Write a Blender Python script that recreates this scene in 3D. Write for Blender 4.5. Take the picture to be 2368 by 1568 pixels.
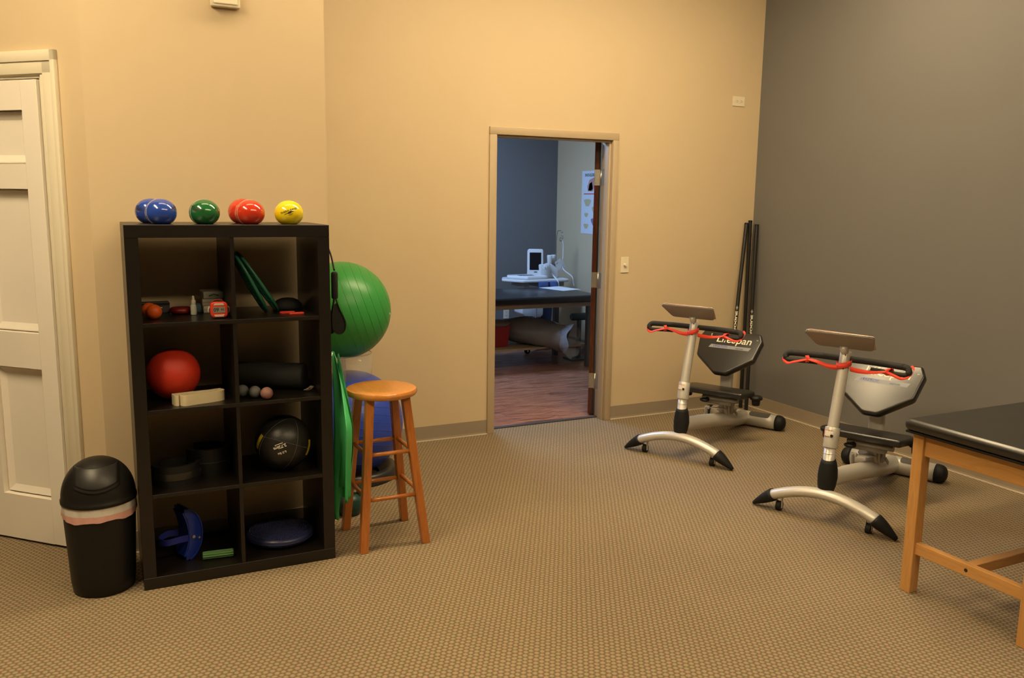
import bpy, bmesh, math, random
from mathutils import Vector as V, Matrix
random.seed(7)
for o in list(bpy.data.objects): bpy.data.objects.remove(o)
scn = bpy.context.scene
COL = scn.collection
PI = math.pi

# ---------------------------------------------------------------- camera
cam_d = bpy.data.cameras.new('camera'); cam = bpy.data.objects.new('camera', cam_d); COL.objects.link(cam)
cam_d.sensor_fit = 'HORIZONTAL'; cam_d.sensor_width = 36.0; cam_d.lens = 1963.654/2368*36
cam_d.clip_start = .05; cam_d.clip_end = 60
yaw, pitch, roll = .4584, .1615, .0145
fw = V((math.sin(yaw)*math.cos(pitch), math.cos(yaw)*math.cos(pitch), -math.sin(pitch)))
rt = V((math.cos(yaw), -math.sin(yaw), 0)); up = rt.cross(fw)
rt, up = rt*math.cos(roll)+up*math.sin(roll), up*math.cos(roll)-rt*math.sin(roll)
cam.matrix_world = Matrix(((rt.x, up.x, -fw.x, 0), (rt.y, up.y, -fw.y, 0), (rt.z, up.z, -fw.z, 1.6003), (0, 0, 0, 1)))
scn.camera = cam
# ---------------------------------------------------------------- world, exposure, light levels
w = bpy.data.worlds.new('world'); scn.world = w; w.use_nodes = True
w.node_tree.nodes['Background'].inputs[0].default_value = (.5, .6, .75, 1)
w.node_tree.nodes['Background'].inputs[1].default_value = .02
scn.view_settings.view_transform = 'Standard'; scn.view_settings.look = 'None'
scn.view_settings.gamma = 1; scn.view_settings.use_curve_mapping = False
scn.view_settings.exposure = 0.0
LAMP_RGB = (1.0, .77, .45); LAMP_STR = 38.0          # warm fluorescent ceiling lamps
DAY_RGB = (.42, .65, 1.08); DAY_STR = 42.0           # added unseen panel standing in for far room daylight

# ---------------------------------------------------------------- helpers
def link(o, parent=None):
    COL.objects.link(o)
    if parent: o.parent = parent
    return o
def obj(name, bm, mat, parent=None, smooth=False, loc=None, autosmooth=None):
    bmesh.ops.recalc_face_normals(bm, faces=bm.faces)
    me = bpy.data.meshes.new(name); bm.to_mesh(me); bm.free()
    if mat: me.materials.append(mat)
    if smooth or autosmooth:
        for p in me.polygons: p.use_smooth = True
        if autosmooth:
            try: me.set_sharp_from_angle(angle=math.radians(autosmooth))
            except Exception: pass
    o = bpy.data.objects.new(name, me); link(o, parent)
    if loc: o.location = loc
    return o
def tag(o, label, cat, group=None, kind=None):
    if label: o['label'] = label
    if cat: o['category'] = cat
    if group: o['group'] = group
    if kind: o['kind'] = kind
    return o
def thing(name, label, cat, loc=(0, 0, 0), rotz=0, group=None):
    o = bpy.data.objects.new(name, None); o.empty_display_size = .05; link(o)
    o.location = loc; o.rotation_euler = (0, 0, rotz)
    return tag(o, label, cat, group)
def struct(name, bm, mat, label=None, **k):
    o = obj(name, bm, mat, **k); o['kind'] = 'structure'
    if label: o['label'] = label
    return o
def dup_tree(o, parent=None):
    c = o.copy(); COL.objects.link(c); c.parent = parent
    for ch in list(o.children): dup_tree(ch, c)
    return c
def NB(): return bmesh.new()
def box(bm, c, s, bev=0, seg=2, M=None):
    r = bmesh.ops.create_cube(bm, size=1); vs = r['verts']
    for v in vs: v.co = V((v.co.x*s[0], v.co.y*s[1], v.co.z*s[2]))
    if bev:
        es = list({e for v in vs for e in v.link_edges})
        g = bmesh.ops.bevel(bm, geom=es, offset=bev, segments=seg, affect='EDGES', profile=.5)
        vs = list({v for f in g['faces'] for v in f.verts} | {v for v in vs if v.is_valid})
    T = Matrix.Translation(V(c))
    if M is not None: T = T @ M.to_4x4()
    for v in vs: v.co = T @ v.co
    return vs
def bx(bm, x0, x1, y0, y1, z0, z1, bev=0, seg=2):
    return box(bm, ((x0+x1)/2, (y0+y1)/2, (z0+z1)/2), (x1-x0, y1-y0, z1-z0), bev, seg)
def frames(pts, closed=False):
    n = len(pts); T = []
    for i in range(n):
        a = pts[i-1] if (i > 0 or closed) else pts[i]; b = pts[(i+1) % n] if (i < n-1 or closed) else pts[i]
        d = (b-a); T.append(d.normalized() if d.length > 1e-9 else V((0, 0, 1)))
    ref = V((0, 0, 1)) if abs(T[0].z) < .9 else V((1, 0, 0))
    N = [(ref - T[0]*ref.dot(T[0])).normalized()]
    for i in range(1, n):
        v = N[-1]-T[i]*N[-1].dot(T[i]); N.append(v.normalized() if v.length > 1e-6 else N[-1])
    return T, N, [T[i].cross(N[i]) for i in range(n)]
def tube(bm, pts, r, n=12, cap=True, closed=False, flat=None):
    """sweep a circle (or ellipse: flat = (kN, kB)) along points"""
    pts = [V(p) for p in pts]
    if not isinstance(r, (list, tuple)): r = [r]*len(pts)
    T, N, B = frames(pts, closed); kn, kb = flat or (1, 1); rings = []
    for i, p in enumerate(pts):
        rings.append([bm.verts.new(p+N[i]*(math.cos(2*PI*j/n)*r[i]*kn)+B[i]*(math.sin(2*PI*j/n)*r[i]*kb)) for j in range(n)])
    m = len(rings)
    for i in range(m if closed else m-1):
        a, b = rings[i], rings[(i+1) % m]
        for j in range(n): bm.faces.new((a[j], a[(j+1) % n], b[(j+1) % n], b[j]))
    if cap and not closed:
        bm.faces.new(rings[0][::-1]); bm.faces.new(rings[-1])
    return rings
def cyl(bm, a, b, r, r2=None, n=20):
    return tube(bm, [a, b], [r, r if r2 is None else r2], n)
def lathe(bm, prof, n=32, c=(0, 0, 0), M=None, sx=1, sy=1):
    """profile of (radius, z); radius 0 closes the end"""
    c = V(c); M = M or Matrix.Identity(3); rings = []
    for r, z in prof:
        if r < 1e-6: rings.append([bm.verts.new(c+M @ V((0, 0, z)))])
        else: rings.append([bm.verts.new(c+M @ V((r*sx*math.cos(2*PI*j/n), r*sy*math.sin(2*PI*j/n), z))) for j in range(n)])
    for a, b in zip(rings, rings[1:]):
        for j in range(n):
            k = (j+1) % n
            if len(a) == 1 and len(b) == 1: continue
            if len(a) == 1: bm.faces.new((a[0], b[j], b[k]))
            elif len(b) == 1: bm.faces.new((a[j], a[k], b[0]))
            else: bm.faces.new((a[j], a[k], b[k], b[j]))
    for rg in (rings[0], rings[-1]):
        if len(rg) > 1:
            try: bm.faces.new(rg)
            except ValueError: pass
def sphere_prof(r, n=24, a0=-PI/2, a1=PI/2, zc=0, kz=1):
    return [(max(0, r*math.cos(a0+(a1-a0)*i/n)) if 0 < i < n or abs(math.cos(a0+(a1-a0)*i/n)) > 1e-4 else 0, zc+kz*r*math.sin(a0+(a1-a0)*i/n)) for i in range(n+1)]
def fillet(poly, r, n=5):
    out = []; m = len(poly)
    for i in range(m):
        p, a, b = V(poly[i]).to_2d(), V(poly[i-1]).to_2d(), V(poly[(i+1) % m]).to_2d()
        u, v = (a-p), (b-p); rr = r[i] if isinstance(r, (list, tuple)) else r
        ang = u.angle(v); d = min(rr/math.tan(ang/2), u.length*.48, v.length*.48)
        s, e = p+u.normalized()*d, p+v.normalized()*d
        for k in range(n+1):
            t = k/n; out.append((s*(1-t)**2+p*2*t*(1-t)+e*t*t))
    return out
def layers(bm, polys, F):
    """stack equal-length polygon rings [(list of 2D pts, w)] in frame F=(o,u,v,n)"""
    o, u, v, nn = F; rings = []
    for pts, wv in polys: rings.append([bm.verts.new(o+u*p[0]+v*p[1]+nn*wv) for p in pts])
    m = len(rings[0])
    for a, b in zip(rings, rings[1:]):
        for j in range(m): bm.faces.new((a[j], a[(j+1) % m], b[(j+1) % m], b[j]))
    bm.faces.new(rings[0][::-1]); bm.faces.new(rings[-1])
def inset(poly, d):
    out = []; m = len(poly)
    area = sum(poly[i][0]*poly[(i+1) % m][1]-poly[(i+1) % m][0]*poly[i][1] for i in range(m))
    sg = 1 if area > 0 else -1
    for i in range(m):
        a, p, b = V(poly[i-1]), V(poly[i]), V(poly[(i+1) % m])
        e1, e2 = (p-a).normalized(), (b-p).normalized()
        n1, n2 = V((-e1.y, e1.x))*sg, V((-e2.y, e2.x))*sg
        n = (n1+n2); n = n.normalized() if n.length > 1e-6 else n1
        out.append(p+n*d)
    return out
def slab(bm, poly, t, F, er=0, n=4):
    """polygon slab of thickness t (from 0 to t along n) with rounded edges er"""
    if er <= 0: layers(bm, [(poly, 0), (poly, t)], F); return
    L = []
    for k in range(n+1):
        a = PI/2*(1-k/n); L.append((inset(poly, er*(1-math.cos(a))), er*(1-math.sin(a))))
    for k in range(n+1):
        a = PI/2*k/n; L.append((inset(poly, er*(1-math.cos(a))), t-er*(1-math.sin(a))))
    layers(bm, L, F)
def ribbon(bm, pts, wd, w, t=.0015):
    """flat band along pts; wd = width direction(s)"""
    pts = [V(p) for p in pts]; n = len(pts)
    wds = [V(x).normalized() for x in wd] if isinstance(wd, list) else [V(wd).normalized()]*n
    ws = w if isinstance(w, list) else [w]*n
    R = []
    for i in range(n):
        d = (pts[min(i+1, n-1)]-pts[max(i-1, 0)]).normalized(); nn = d.cross(wds[i])
        nn = nn.normalized() if nn.length > 1e-6 else V((0, 0, 1)); h = wds[i]*ws[i]/2
        R.append([bm.verts.new(pts[i]+h+nn*t/2), bm.verts.new(pts[i]-h+nn*t/2), bm.verts.new(pts[i]-h-nn*t/2), bm.verts.new(pts[i]+h-nn*t/2)])
    for a, b in zip(R, R[1:]):
        for j in range(4): bm.faces.new((a[j], a[(j+1) % 4], b[(j+1) % 4], b[j]))
    bm.faces.new(R[0][::-1]); bm.faces.new(R[-1])
def cat_pts(P, n=8, closed=False):
    """Catmull-Rom through points"""
    P = [V(p) for p in P]; m = len(P); out = []
    for i in range(m if closed else m-1):
        g = lambda k: P[k % m] if closed else P[max(0, min(m-1, k))]
        p0, p1, p2, p3 = g(i-1), g(i), g(i+1), g(i+2)
        for k in range(n):
            t = k/n
            out.append(.5*((2*p1)+(p2-p0)*t+(2*p0-5*p1+4*p2-p3)*t*t+(3*p1-p0-3*p2+p3)*t**3))
    if not closed: out.append(P[-1])
    return out
def text_bm(s, size=1, bold=0, depth=0, align='CENTER', shear=0, spacing=1.0):
    cu = bpy.data.curves.new('txt', 'FONT'); cu.body = s; cu.size = size; cu.align_x = align; cu.align_y = 'CENTER'
    cu.offset = bold; cu.extrude = depth; cu.shear = shear; cu.space_character = spacing; cu.resolution_u = 3
    t = bpy.data.objects.new('txt', cu); COL.objects.link(t)
    me = bpy.data.meshes.new_from_object(t.evaluated_get(bpy.context.evaluated_depsgraph_get()))
    bpy.data.objects.remove(t); bpy.data.curves.remove(cu)
    bm = bmesh.new(); bm.from_mesh(me); bpy.data.meshes.remove(me)
    return bm
def place(bm, f):
    for v in bm.verts: v.co = f(v.co)
    return bm
def on_frame(bm, F, off=.0006):
    o, u, v, n = F
    return place(bm, lambda c: o+u*c.x+v*c.y+n*(off+c.z))
def finely(bm, L):
    bmesh.ops.triangulate(bm, faces=bm.faces)
    for _ in range(4):
        es = [e for e in bm.edges if e.calc_length() > L]
        if not es: break
        bmesh.ops.subdivide_edges(bm, edges=es, cuts=1)
        bmesh.ops.triangulate(bm, faces=bm.faces)
    return bm
def on_sphere(bm, c, r, z_dir, x_dir, off=.0004):
    """wrap flat xy drawing round a sphere; z_dir points outward at the drawing's centre"""
    c = V(c); z = V(z_dir).normalized(); x = V(x_dir); x = (x-z*x.dot(z)).normalized(); y = z.cross(x)
    def f(p):
        d = math.hypot(p.x, p.y)
        if d < 1e-9: return c+z*(r+off)
        a = d/r; return c+(z*math.cos(a)+(x*p.x+y*p.y)/d*math.sin(a))*(r+off)
    return place(finely(bm, r*.16), f)
def on_cyl(bm, p0, axis, r, out, off=.0004):
    """wrap xy drawing round a cylinder: x runs along the axis, y round it"""
    a = V(axis).normalized(); o = V(out); o = (o-a*o.dot(a)).normalized(); s = a.cross(o)
    return place(finely(bm, r*.4), lambda p: V(p0)+a*p.x+(o*math.cos(p.y/r)+s*math.sin(p.y/r))*(r+off))

# ---------------------------------------------------------------- materials
def new_mat(name):
    m = bpy.data.materials.new(name); m.use_nodes = True
    nt = m.node_tree; return m, nt, nt.nodes['Principled BSDF'], nt.nodes.new('ShaderNodeTexCoord')
def rgba(c): return (c[0], c[1], c[2], 1)
def mat(name, col, rough=.5, metal=0, var=.06, scale=30, bump=0, bscale=200, coat=0, spec=.5, sheen=0, alpha=1, trans=0, ior=1.45):
    m, nt, P, tc = new_mat(name)
    nz = nt.nodes.new('ShaderNodeTexNoise'); nz.inputs['Scale'].default_value = scale; nz.inputs['Detail'].default_value = 3
    nt.links.new(tc.outputs['Object'], nz.inputs['Vector'])
    mx = nt.nodes.new('ShaderNodeMix'); mx.data_type = 'RGBA'
    mx.inputs[6].default_value = rgba([c*(1-var) for c in col]); mx.inputs[7].default_value = rgba([min(1, c*(1+var)) for c in col])
    nt.links.new(nz.outputs['Fac'], mx.inputs[0]); nt.links.new(mx.outputs[2], P.inputs['Base Color'])
    P.inputs['Roughness'].default_value = rough; P.inputs['Metallic'].default_value = metal
    P.inputs['Specular IOR Level'].default_value = spec; P.inputs['Coat Weight'].default_value = coat
    P.inputs['Coat Roughness'].default_value = .06; P.inputs['Alpha'].default_value = alpha
    P.inputs['Transmission Weight'].default_value = trans; P.inputs['IOR'].default_value = ior
    if sheen: P.inputs['Sheen Weight'].default_value = sheen
    if bump:
        b2 = nt.nodes.new('ShaderNodeTexNoise'); b2.inputs['Scale'].default_value = bscale; b2.inputs['Detail'].default_value = 2
        nt.links.new(tc.outputs['Object'], b2.inputs['Vector'])
        bp = nt.nodes.new('ShaderNodeBump'); bp.inputs['Strength'].default_value = bump; bp.inputs['Distance'].default_value = .002
        nt.links.new(b2.outputs['Fac'], bp.inputs['Height']); nt.links.new(bp.outputs[0], P.inputs['Normal'])
    return m
def wood(name, c0, c1, axis='Z', scale=9, rough=.35, coat=.3, stretch=14, c2=None, lo=.3, hi=.7):
    m, nt, P, tc = new_mat(name)
    mp = nt.nodes.new('ShaderNodeMapping'); s = [stretch]*3; s['XYZ'.index(axis)] = 1
    mp.inputs['Scale'].default_value = s
    nt.links.new(tc.outputs['Object'], mp.inputs['Vector'])
    oi = nt.nodes.new('ShaderNodeObjectInfo'); add = nt.nodes.new('ShaderNodeVectorMath'); add.operation = 'MULTIPLY_ADD'
    cx = nt.nodes.new('ShaderNodeCombineXYZ')
    for k in range(3): nt.links.new(oi.outputs['Random'], cx.inputs[k])
    nt.links.new(cx.outputs[0], add.inputs[0]); add.inputs[1].default_value = (17, 23, 31); nt.links.new(mp.outputs[0], add.inputs[2])
    nz = nt.nodes.new('ShaderNodeTexNoise'); nz.inputs['Scale'].default_value = scale; nz.inputs['Detail'].default_value = 6
    nz.inputs['Distortion'].default_value = 1.2; nz.inputs['Roughness'].default_value = .6
    nt.links.new(add.outputs[0], nz.inputs['Vector'])
    cr = nt.nodes.new('ShaderNodeValToRGB'); e = cr.color_ramp.elements
    e[0].position = lo; e[0].color = rgba(c0); e[1].position = hi; e[1].color = rgba(c1)
    if c2: k = e.new(.46); k.color = rgba(c2)
    nt.links.new(nz.outputs['Fac'], cr.inputs[0]); nt.links.new(cr.outputs[0], P.inputs['Base Color'])
    P.inputs['Roughness'].default_value = rough; P.inputs['Coat Weight'].default_value = coat; P.inputs['Coat Roughness'].default_value = .15
    bp = nt.nodes.new('ShaderNodeBump'); bp.inputs['Strength'].default_value = .08; bp.inputs['Distance'].default_value = .002
    nt.links.new(nz.outputs['Fac'], bp.inputs['Height']); nt.links.new(bp.outputs[0], P.inputs['Normal'])
    return m
def emit(name, col, s):
    m, nt, P, tc = new_mat(name)
    P.inputs['Base Color'].default_value = (.8, .8, .8, 1); P.inputs['Emission Color'].default_value = rgba(col); P.inputs['Emission Strength'].default_value = s
    return m
def wall_mat(name, col):
    m, nt, P, tc = new_mat(name)
    n1 = nt.nodes.new('ShaderNodeTexNoise'); n1.inputs['Scale'].default_value = 2.5; n1.inputs['Detail'].default_value = 4
    n2 = nt.nodes.new('ShaderNodeTexNoise'); n2.inputs['Scale'].default_value = 160; n2.inputs['Detail'].default_value = 3
    for n in (n1, n2): nt.links.new(tc.outputs['Object'], n.inputs['Vector'])
    mx = nt.nodes.new('ShaderNodeMix'); mx.data_type = 'RGBA'
    mx.inputs[6].default_value = rgba([c*.97 for c in col]); mx.inputs[7].default_value = rgba([c*1.03 for c in col])
    nt.links.new(n1.outputs['Fac'], mx.inputs[0]); nt.links.new(mx.outputs[2], P.inputs['Base Color'])
    P.inputs['Roughness'].default_value = .55; P.inputs['Specular IOR Level'].default_value = .3
    bp = nt.nodes.new('ShaderNodeBump'); bp.inputs['Strength'].default_value = .12; bp.inputs['Distance'].default_value = .001
    nt.links.new(n2.outputs['Fac'], bp.inputs['Height']); nt.links.new(bp.outputs[0], P.inputs['Normal'])
    return m
def carpet_mat():
    m, nt, P, tc = new_mat('carpet'); N = nt.nodes; L = nt.links
    a = .0225
    wn = N.new('ShaderNodeTexNoise'); wn.inputs['Scale'].default_value = 28; wn.inputs['Detail'].default_value = 2; L.new(tc.outputs['Object'], wn.inputs['Vector'])
    wob = N.new('ShaderNodeVectorMath'); wob.operation = 'MULTIPLY_ADD'; wob.inputs[1].default_value = (.010, .010, 0)
    L.new(wn.outputs['Color'], wob.inputs[0]); L.new(tc.outputs['Object'], wob.inputs[2])
    sx = N.new('ShaderNodeSeparateXYZ'); L.new(wob.outputs[0], sx.inputs[0])
    def M(op, a_, b_=None, c_=None):
        n = N.new('ShaderNodeMath'); n.operation = op
        for i, q in enumerate((a_, b_, c_)):
            if q is None: continue
            if isinstance(q, (int, float)): n.inputs[i].default_value = q
            else: L.new(q, n.inputs[i])
        return n.outputs[0]
    kk = 4*PI/(math.sqrt(3)*a)                     # hexagonal lattice of round nubs
    c1 = M('COSINE', M('MULTIPLY', sx.outputs[1], kk)); c2 = M('COSINE', M('MULTIPLY', sx.outputs[0], kk*.866)); c3 = M('COSINE', M('MULTIPLY', sx.outputs[1], kk*.5))
    f = M('ADD', c1, M('MULTIPLY', M('MULTIPLY', c2, c3), 2.0)); h = M('MULTIPLY_ADD', f, 1/4.5, 1.5/4.5)
    fine = N.new('ShaderNodeTexNoise'); fine.inputs['Scale'].default_value = 420; fine.inputs['Detail'].default_value = 3; L.new(tc.outputs['Object'], fine.inputs['Vector'])
    h2 = M('ADD', h, M('MULTIPLY_ADD', fine.outputs['Fac'], .6, -.30))
    cr = N.new('ShaderNodeValToRGB'); e = cr.color_ramp.elements
    e[0].position = .02; e[0].color = (.118, .090, .058, 1); e[1].position = .55; e[1].color = (.285, .228, .160, 1)
    k = e.new(.26); k.color = (.208, .162, .108, 1)
    L.new(h2, cr.inputs[0])
    tint = N.new('ShaderNodeTexNoise'); tint.inputs['Scale'].default_value = 70; tint.inputs['Detail'].default_value = 1; L.new(tc.outputs['Object'], tint.inputs['Vector'])
    tr = N.new('ShaderNodeValToRGB'); t = tr.color_ramp.elements
    t[0].position = .3; t[0].color = (1.14, .93, .93, 1); t[1].position = .7; t[1].color = (.93, 1.05, .80, 1)
    L.new(tint.outputs['Fac'], tr.inputs[0])
    mul = N.new('ShaderNodeMix'); mul.data_type = 'RGBA'; mul.blend_type = 'MULTIPLY'; mul.inputs[0].default_value = 1
    L.new(cr.outputs[0], mul.inputs[6]); L.new(tr.outputs[0], mul.inputs[7])
    big = N.new('ShaderNodeTexNoise'); big.inputs['Scale'].default_value = 1.3; big.inputs['Detail'].default_value = 3; L.new(tc.outputs['Object'], big.inputs['Vector'])
    br = N.new('ShaderNodeValToRGB'); b = br.color_ramp.elements
    b[0].position = .35; b[0].color = (.93, .92, .92, 1); b[1].position = .65; b[1].color = (1.03, 1.03, 1.03, 1); L.new(big.outputs['Fac'], br.inputs[0])
    m2 = N.new('ShaderNodeMix'); m2.data_type = 'RGBA'; m2.blend_type = 'MULTIPLY'; m2.inputs[0].default_value = 1
    L.new(mul.outputs[2], m2.inputs[6]); L.new(br.outputs[0], m2.inputs[7]); L.new(m2.outputs[2], P.inputs['Base Color'])
    P.inputs['Roughness'].default_value = .95; P.inputs['Specular IOR Level'].default_value = .1; P.inputs['Sheen Weight'].default_value = .1
    bp = N.new('ShaderNodeBump'); bp.inputs['Strength'].default_value = .45; bp.inputs['Distance'].default_value = .003
    L.new(h2, bp.inputs['Height']); L.new(bp.outputs[0], P.inputs['Normal'])
    return m

M_tan = wall_mat('tan_paint', (.60, .475, .305)); M_gray = wall_mat('gray_paint', (.165, .160, .155))
M_ceil = wall_mat('ceiling_paint', (.30, .29, .27)); M_carpet = carpet_mat()
M_base = mat('vinyl_base', (.30, .245, .18), .5, var=.04, scale=6)
M_basetoe_lit = mat('vinyl_base_toe_lit', (.5, .42, .32), .5, var=.04)  # lighter vinyl copy: light caught on the toe is put into its colour
M_white = mat('white_paint', (.80, .745, .66), .38, var=.02, scale=8)
M_trim = mat('white_trim', (.70, .64, .50), .35, var=.02, scale=8)
M_frame = mat('tan_metal_frame', (.46, .36, .235), .4, var=.03, scale=8)
M_steel = mat('brushed_steel', (.55, .52, .47), .35, 1, bump=.1, bscale=300)
M_blackbrown = wood('black_brown_laminate', (.0060, .0042, .0032), (.0095, .0065, .0048), 'X', rough=.34, coat=.05)
M_side = wood('black_brown_laminate_upright', (.0060, .0042, .0032), (.0095, .0065, .0048), 'Z', rough=.34, coat=.05)
M_blackpl = mat('black_plastic', (.010, .0092, .0085), .42, var=.15, bump=.12, bscale=700, spec=.35)
M_blackgl = mat('black_gloss', (.004, .004, .005), .45, var=.1, spec=.2)
M_rubber = mat('black_rubber', (.009, .009, .0095), .6, var=.15, bump=.15, bscale=400, spec=.35)
M_vinyl = mat('black_vinyl', (.014, .013, .0125), .30, var=.1, bump=.08, bscale=260, spec=.85)
M_silver = mat('silver_paint', (.60, .575, .53), .38, .35, var=.03, scale=60)
M_silver2 = mat('silver_plate', (.33, .31, .28), .45, .1, var=.03, scale=60)
M_dgray = mat('gray_grip', (.10, .09, .085), .7, var=.1, bump=.2)
M_redstrap = mat('red_ribbon', (.80, .05, .018), .5, var=.08, scale=50, sheen=.2)
M_cream = mat('cream_print', (.74, .70, .56), .5, var=.02)
M_label = mat('white_label', (.75, .72, .66), .5, var=.03); M_labelred = mat('red_print', (.65, .06, .05), .5)
M_bluegray = mat('gray_blue_print', (.24, .25, .28), .5, var=.03); M_blueprint = mat('blue_print', (.08, .09, .38), .5)
M_ink = mat('black_ink', (.02, .018, .015), .5)

# ---------------------------------------------------------------- room shell
YB, YL, XR = 5.2, 4.02, 4.66          # back wall, wall behind the shelf unit, right wall
CZ = 3.7
b = NB(); bx(b, -4.2, XR, -3.2, YB+.115, -.05, 0); bx(b, -4.2, .5, YB+.115, 8.3, -.05, 0); struct('floor', b, M_carpet)
b = NB(); bx(b, -4.2, XR+.12, -3.2, YB+.12, CZ, CZ+.05); bx(b, -4.2, .62, YB+.12, 8.3, CZ, CZ+.05); struct('ceiling', b, M_ceil)
DX0, DX1, DZ = 2.43, 3.335, 2.03        # doorway in the back wall
b = NB(); bx(b, .5, DX0-.01, YB, YB+.12, 0, CZ); bx(b, DX1+.01, XR, YB, YB+.12, 0, CZ); bx(b, DX0-.01, DX1+.01, YB, YB+.12, DZ+.01, CZ)
struct('wall_back', b, M_tan)
b = NB(); bx(b, XR, XR+.12, -3.2, YB+.12, 0, CZ); struct('wall_right', b, M_gray)
b = NB(); bx(b, 0, 1.004, YL, YL+.12, 0, CZ); bx(b, .5, .62, YL+.12, YB+.12, 0, CZ); struct('wall_left', b, M_tan)
b = NB(); bx(b, -4.2, XR+.12, -3.32, -3.2, 0, CZ); struct('wall_front', b, M_gray)
b = NB(); bx(b, -4.32, -4.2, -3.32, 8.2, 0, CZ); struct('wall_west', b, M_gray)
# angled wall with the white door, in its own frame: s along the wall to the left, depth behind
S2 = math.sqrt(.5); AW0 = V((0, YL, 0)); AD = V((-S2, S2, 0)); AN = V((-S2, -S2, 0))
def aw(s, d, z): return AW0+AD*s-AN*d+V((0, 0, z))       # d = depth behind the wall face
def abox(bm, s0, s1, d0, d1, z0, z1, bev=0):
    R = Matrix((AD, -AN, V((0, 0, 1)))).transposed()
    c = aw((s0+s1)/2, (d0+d1)/2, (z0+z1)/2); box(bm, c, (s1-s0, d1-d0, z1-z0), bev, 2, R)
DS0, DS1, DH = .228, 1.04, 2.075
b = NB(); abox(b, 0, DS0-.015, 0, .12, 0, CZ); abox(b, DS1+.015, 5.9, 0, .12, 0, CZ); abox(b, DS0-.015, DS1+.015, 0, .12, DH+.015, CZ)
struct('wall_angled', b, M_tan)
# white trim round the angled door: stepped casing
b = NB()
for s0, s1, t in ((.122, .146, .022), (.146, .196, .016), (.196, .215, .010)):
    abox(b, s0, s1, -t, 0, 0, DH+.02+(.215-s0), .003); abox(b, DS1+DS0-s1, DS1+DS0-s0, -t, 0, 0, DH+.02+(.215-s0), .003)
    abox(b, s0, DS1+DS0-s0, -t, 0, DH+.015+(.2-min(s1, .2)), DH+.02+(.215-s0), .003)
abox(b, .213, DS0, 0, .12, 0, DH+.006); abox(b, DS1, DS1+.013, 0, .12, 0, DH+.006); abox(b, .213, DS1+.013, 0, .12, DH+.004, DH+.014)
struct('trim_1', b, M_trim, 'cream white stepped casing around the six panel door', autosmooth=30)
# six panel door
def panel_door():
    o = bpy.data.objects.new('door_1', None); link(o); o.location = aw(DS0, .02, 0); o.rotation_euler = (0, 0, math.atan2(AD.y, AD.x))
    o['kind'] = 'structure'; o['label'] = 'cream white six panel door at the left edge'
    W, T, z0 = DS1-DS0-.006, .036, .012           # local x along door, y = depth behind
    cols = [(.092, .375), (W-.375, W-.092)]; rows = [(.225, .83), (.99, 1.62), (1.725, 1.95)]
    b = NB(); xs = [.003, cols[0][0], cols[0][1], cols[1][0], cols[1][1], W]
    bx(b, xs[0], xs[1], 0, T, z0, DH-.003, .002, 1); bx(b, xs[2], xs[3], 0, T, z0, DH-.003); bx(b, xs[4], xs[5], 0, T, z0, DH-.003, .002, 1)
    zs = [z0]+[q for r in rows for q in r]+[DH-.003]
    for c in cols:
        for k in range(0, len(zs), 2): bx(b, c[0]-.001, c[1]+.001, 0.0003, T, zs[k], zs[k+1])
    obj('door_slab', b, M_white, o, autosmooth=30)
    for c in cols:
        for r in rows:
            b = NB(); q = [(c[0], r[0]), (c[1], r[0]), (c[1], r[1]), (c[0], r[1])]
            F = (V((0, 0, 0)), V((1, 0, 0)), V((0, 0, 1)), V((0, -1, 0)))
            rings = [(q, 0.0), (inset(q, .009), -.012), (inset(q, .014), -.0135), (inset(q, .054), -.002), (inset(q, .057), -.0018)]
            rr = [[b.verts.new(F[0]+F[1]*p[0]+F[2]*p[1]+F[3]*wv) for p in pts] for pts, wv in rings]
            for a_, b_ in zip(rr, rr[1:]):
                for j in range(4): b.faces.new((a_[j], a_[(j+1) % 4], b_[(j+1) % 4], b_[j]))
            b.faces.new(rr[-1]); obj('panel', b, M_white, o)
    for z in (1.80, 1.07, .25):
        b = NB(); cyl(b, (-.001, -.007, z-.05), (-.001, -.007, z+.05), .0065, n=10)
        for k in (-.03, -.01, .01, .03): cyl(b, (-.001, -.007, z+k-.0006), (-.001, -.007, z+k+.0006), .0072, n=10)
        bx(b, .0, .016, -.002, .0, z-.05, z+.05); obj('hinge', b, M_steel, o, autosmooth=40)
panel_door()
# vinyl cove baseboards
def baseboard(name, runs):
    o = bpy.data.objects.new(name, None); link(o); o['kind'] = 'structure'
    b = NB(); t = NB()
    for p, q, n in runs:
        p, q, n = V(p), V(q), V(n)
        prof = [(0, .1), (.004, .1), (.0045, .016), (.007, .006), (.0, .004)]; toe = [(.0, 0), (.014, 0), (.0135, .003), (.0085, .0055), (.0, .004)]
        for bm_, pr in ((b, prof), (t, toe)):
            A = [bm_.verts.new(p+n*d+V((0, 0, z))) for d, z in pr]; B = [bm_.verts.new(q+n*d+V((0, 0, z))) for d, z in pr]
            for j in range(len(pr)): bm_.faces.new((A[j], A[(j+1) % len(pr)], B[(j+1) % len(pr)], B[j]))
            bm_.faces.new(A[::-1]); bm_.faces.new(B)
    obj('cove_strip', b, M_base, o); obj('cove_toe', t, M_basetoe_lit, o)
baseboard('baseboard_back', [((.62, YB, 0), (2.378, YB, 0), (0, -1, 0)), ((3.386, YB, 0), (XR, YB, 0), (0, -1, 0))])
baseboard('baseboard_right', [((XR, -3.2, 0), (XR, YB, 0), (-1, 0, 0))])
baseboard('baseboard_left', [((0, YL, 0), (1.004, YL, 0), (0, -1, 0)), ((1.004, YL-.005, 0), (1.004, YL+.12, 0), (1, 0, 0)), (aw(0, 0, 0), aw(.122, 0, 0), AN)])
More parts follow.
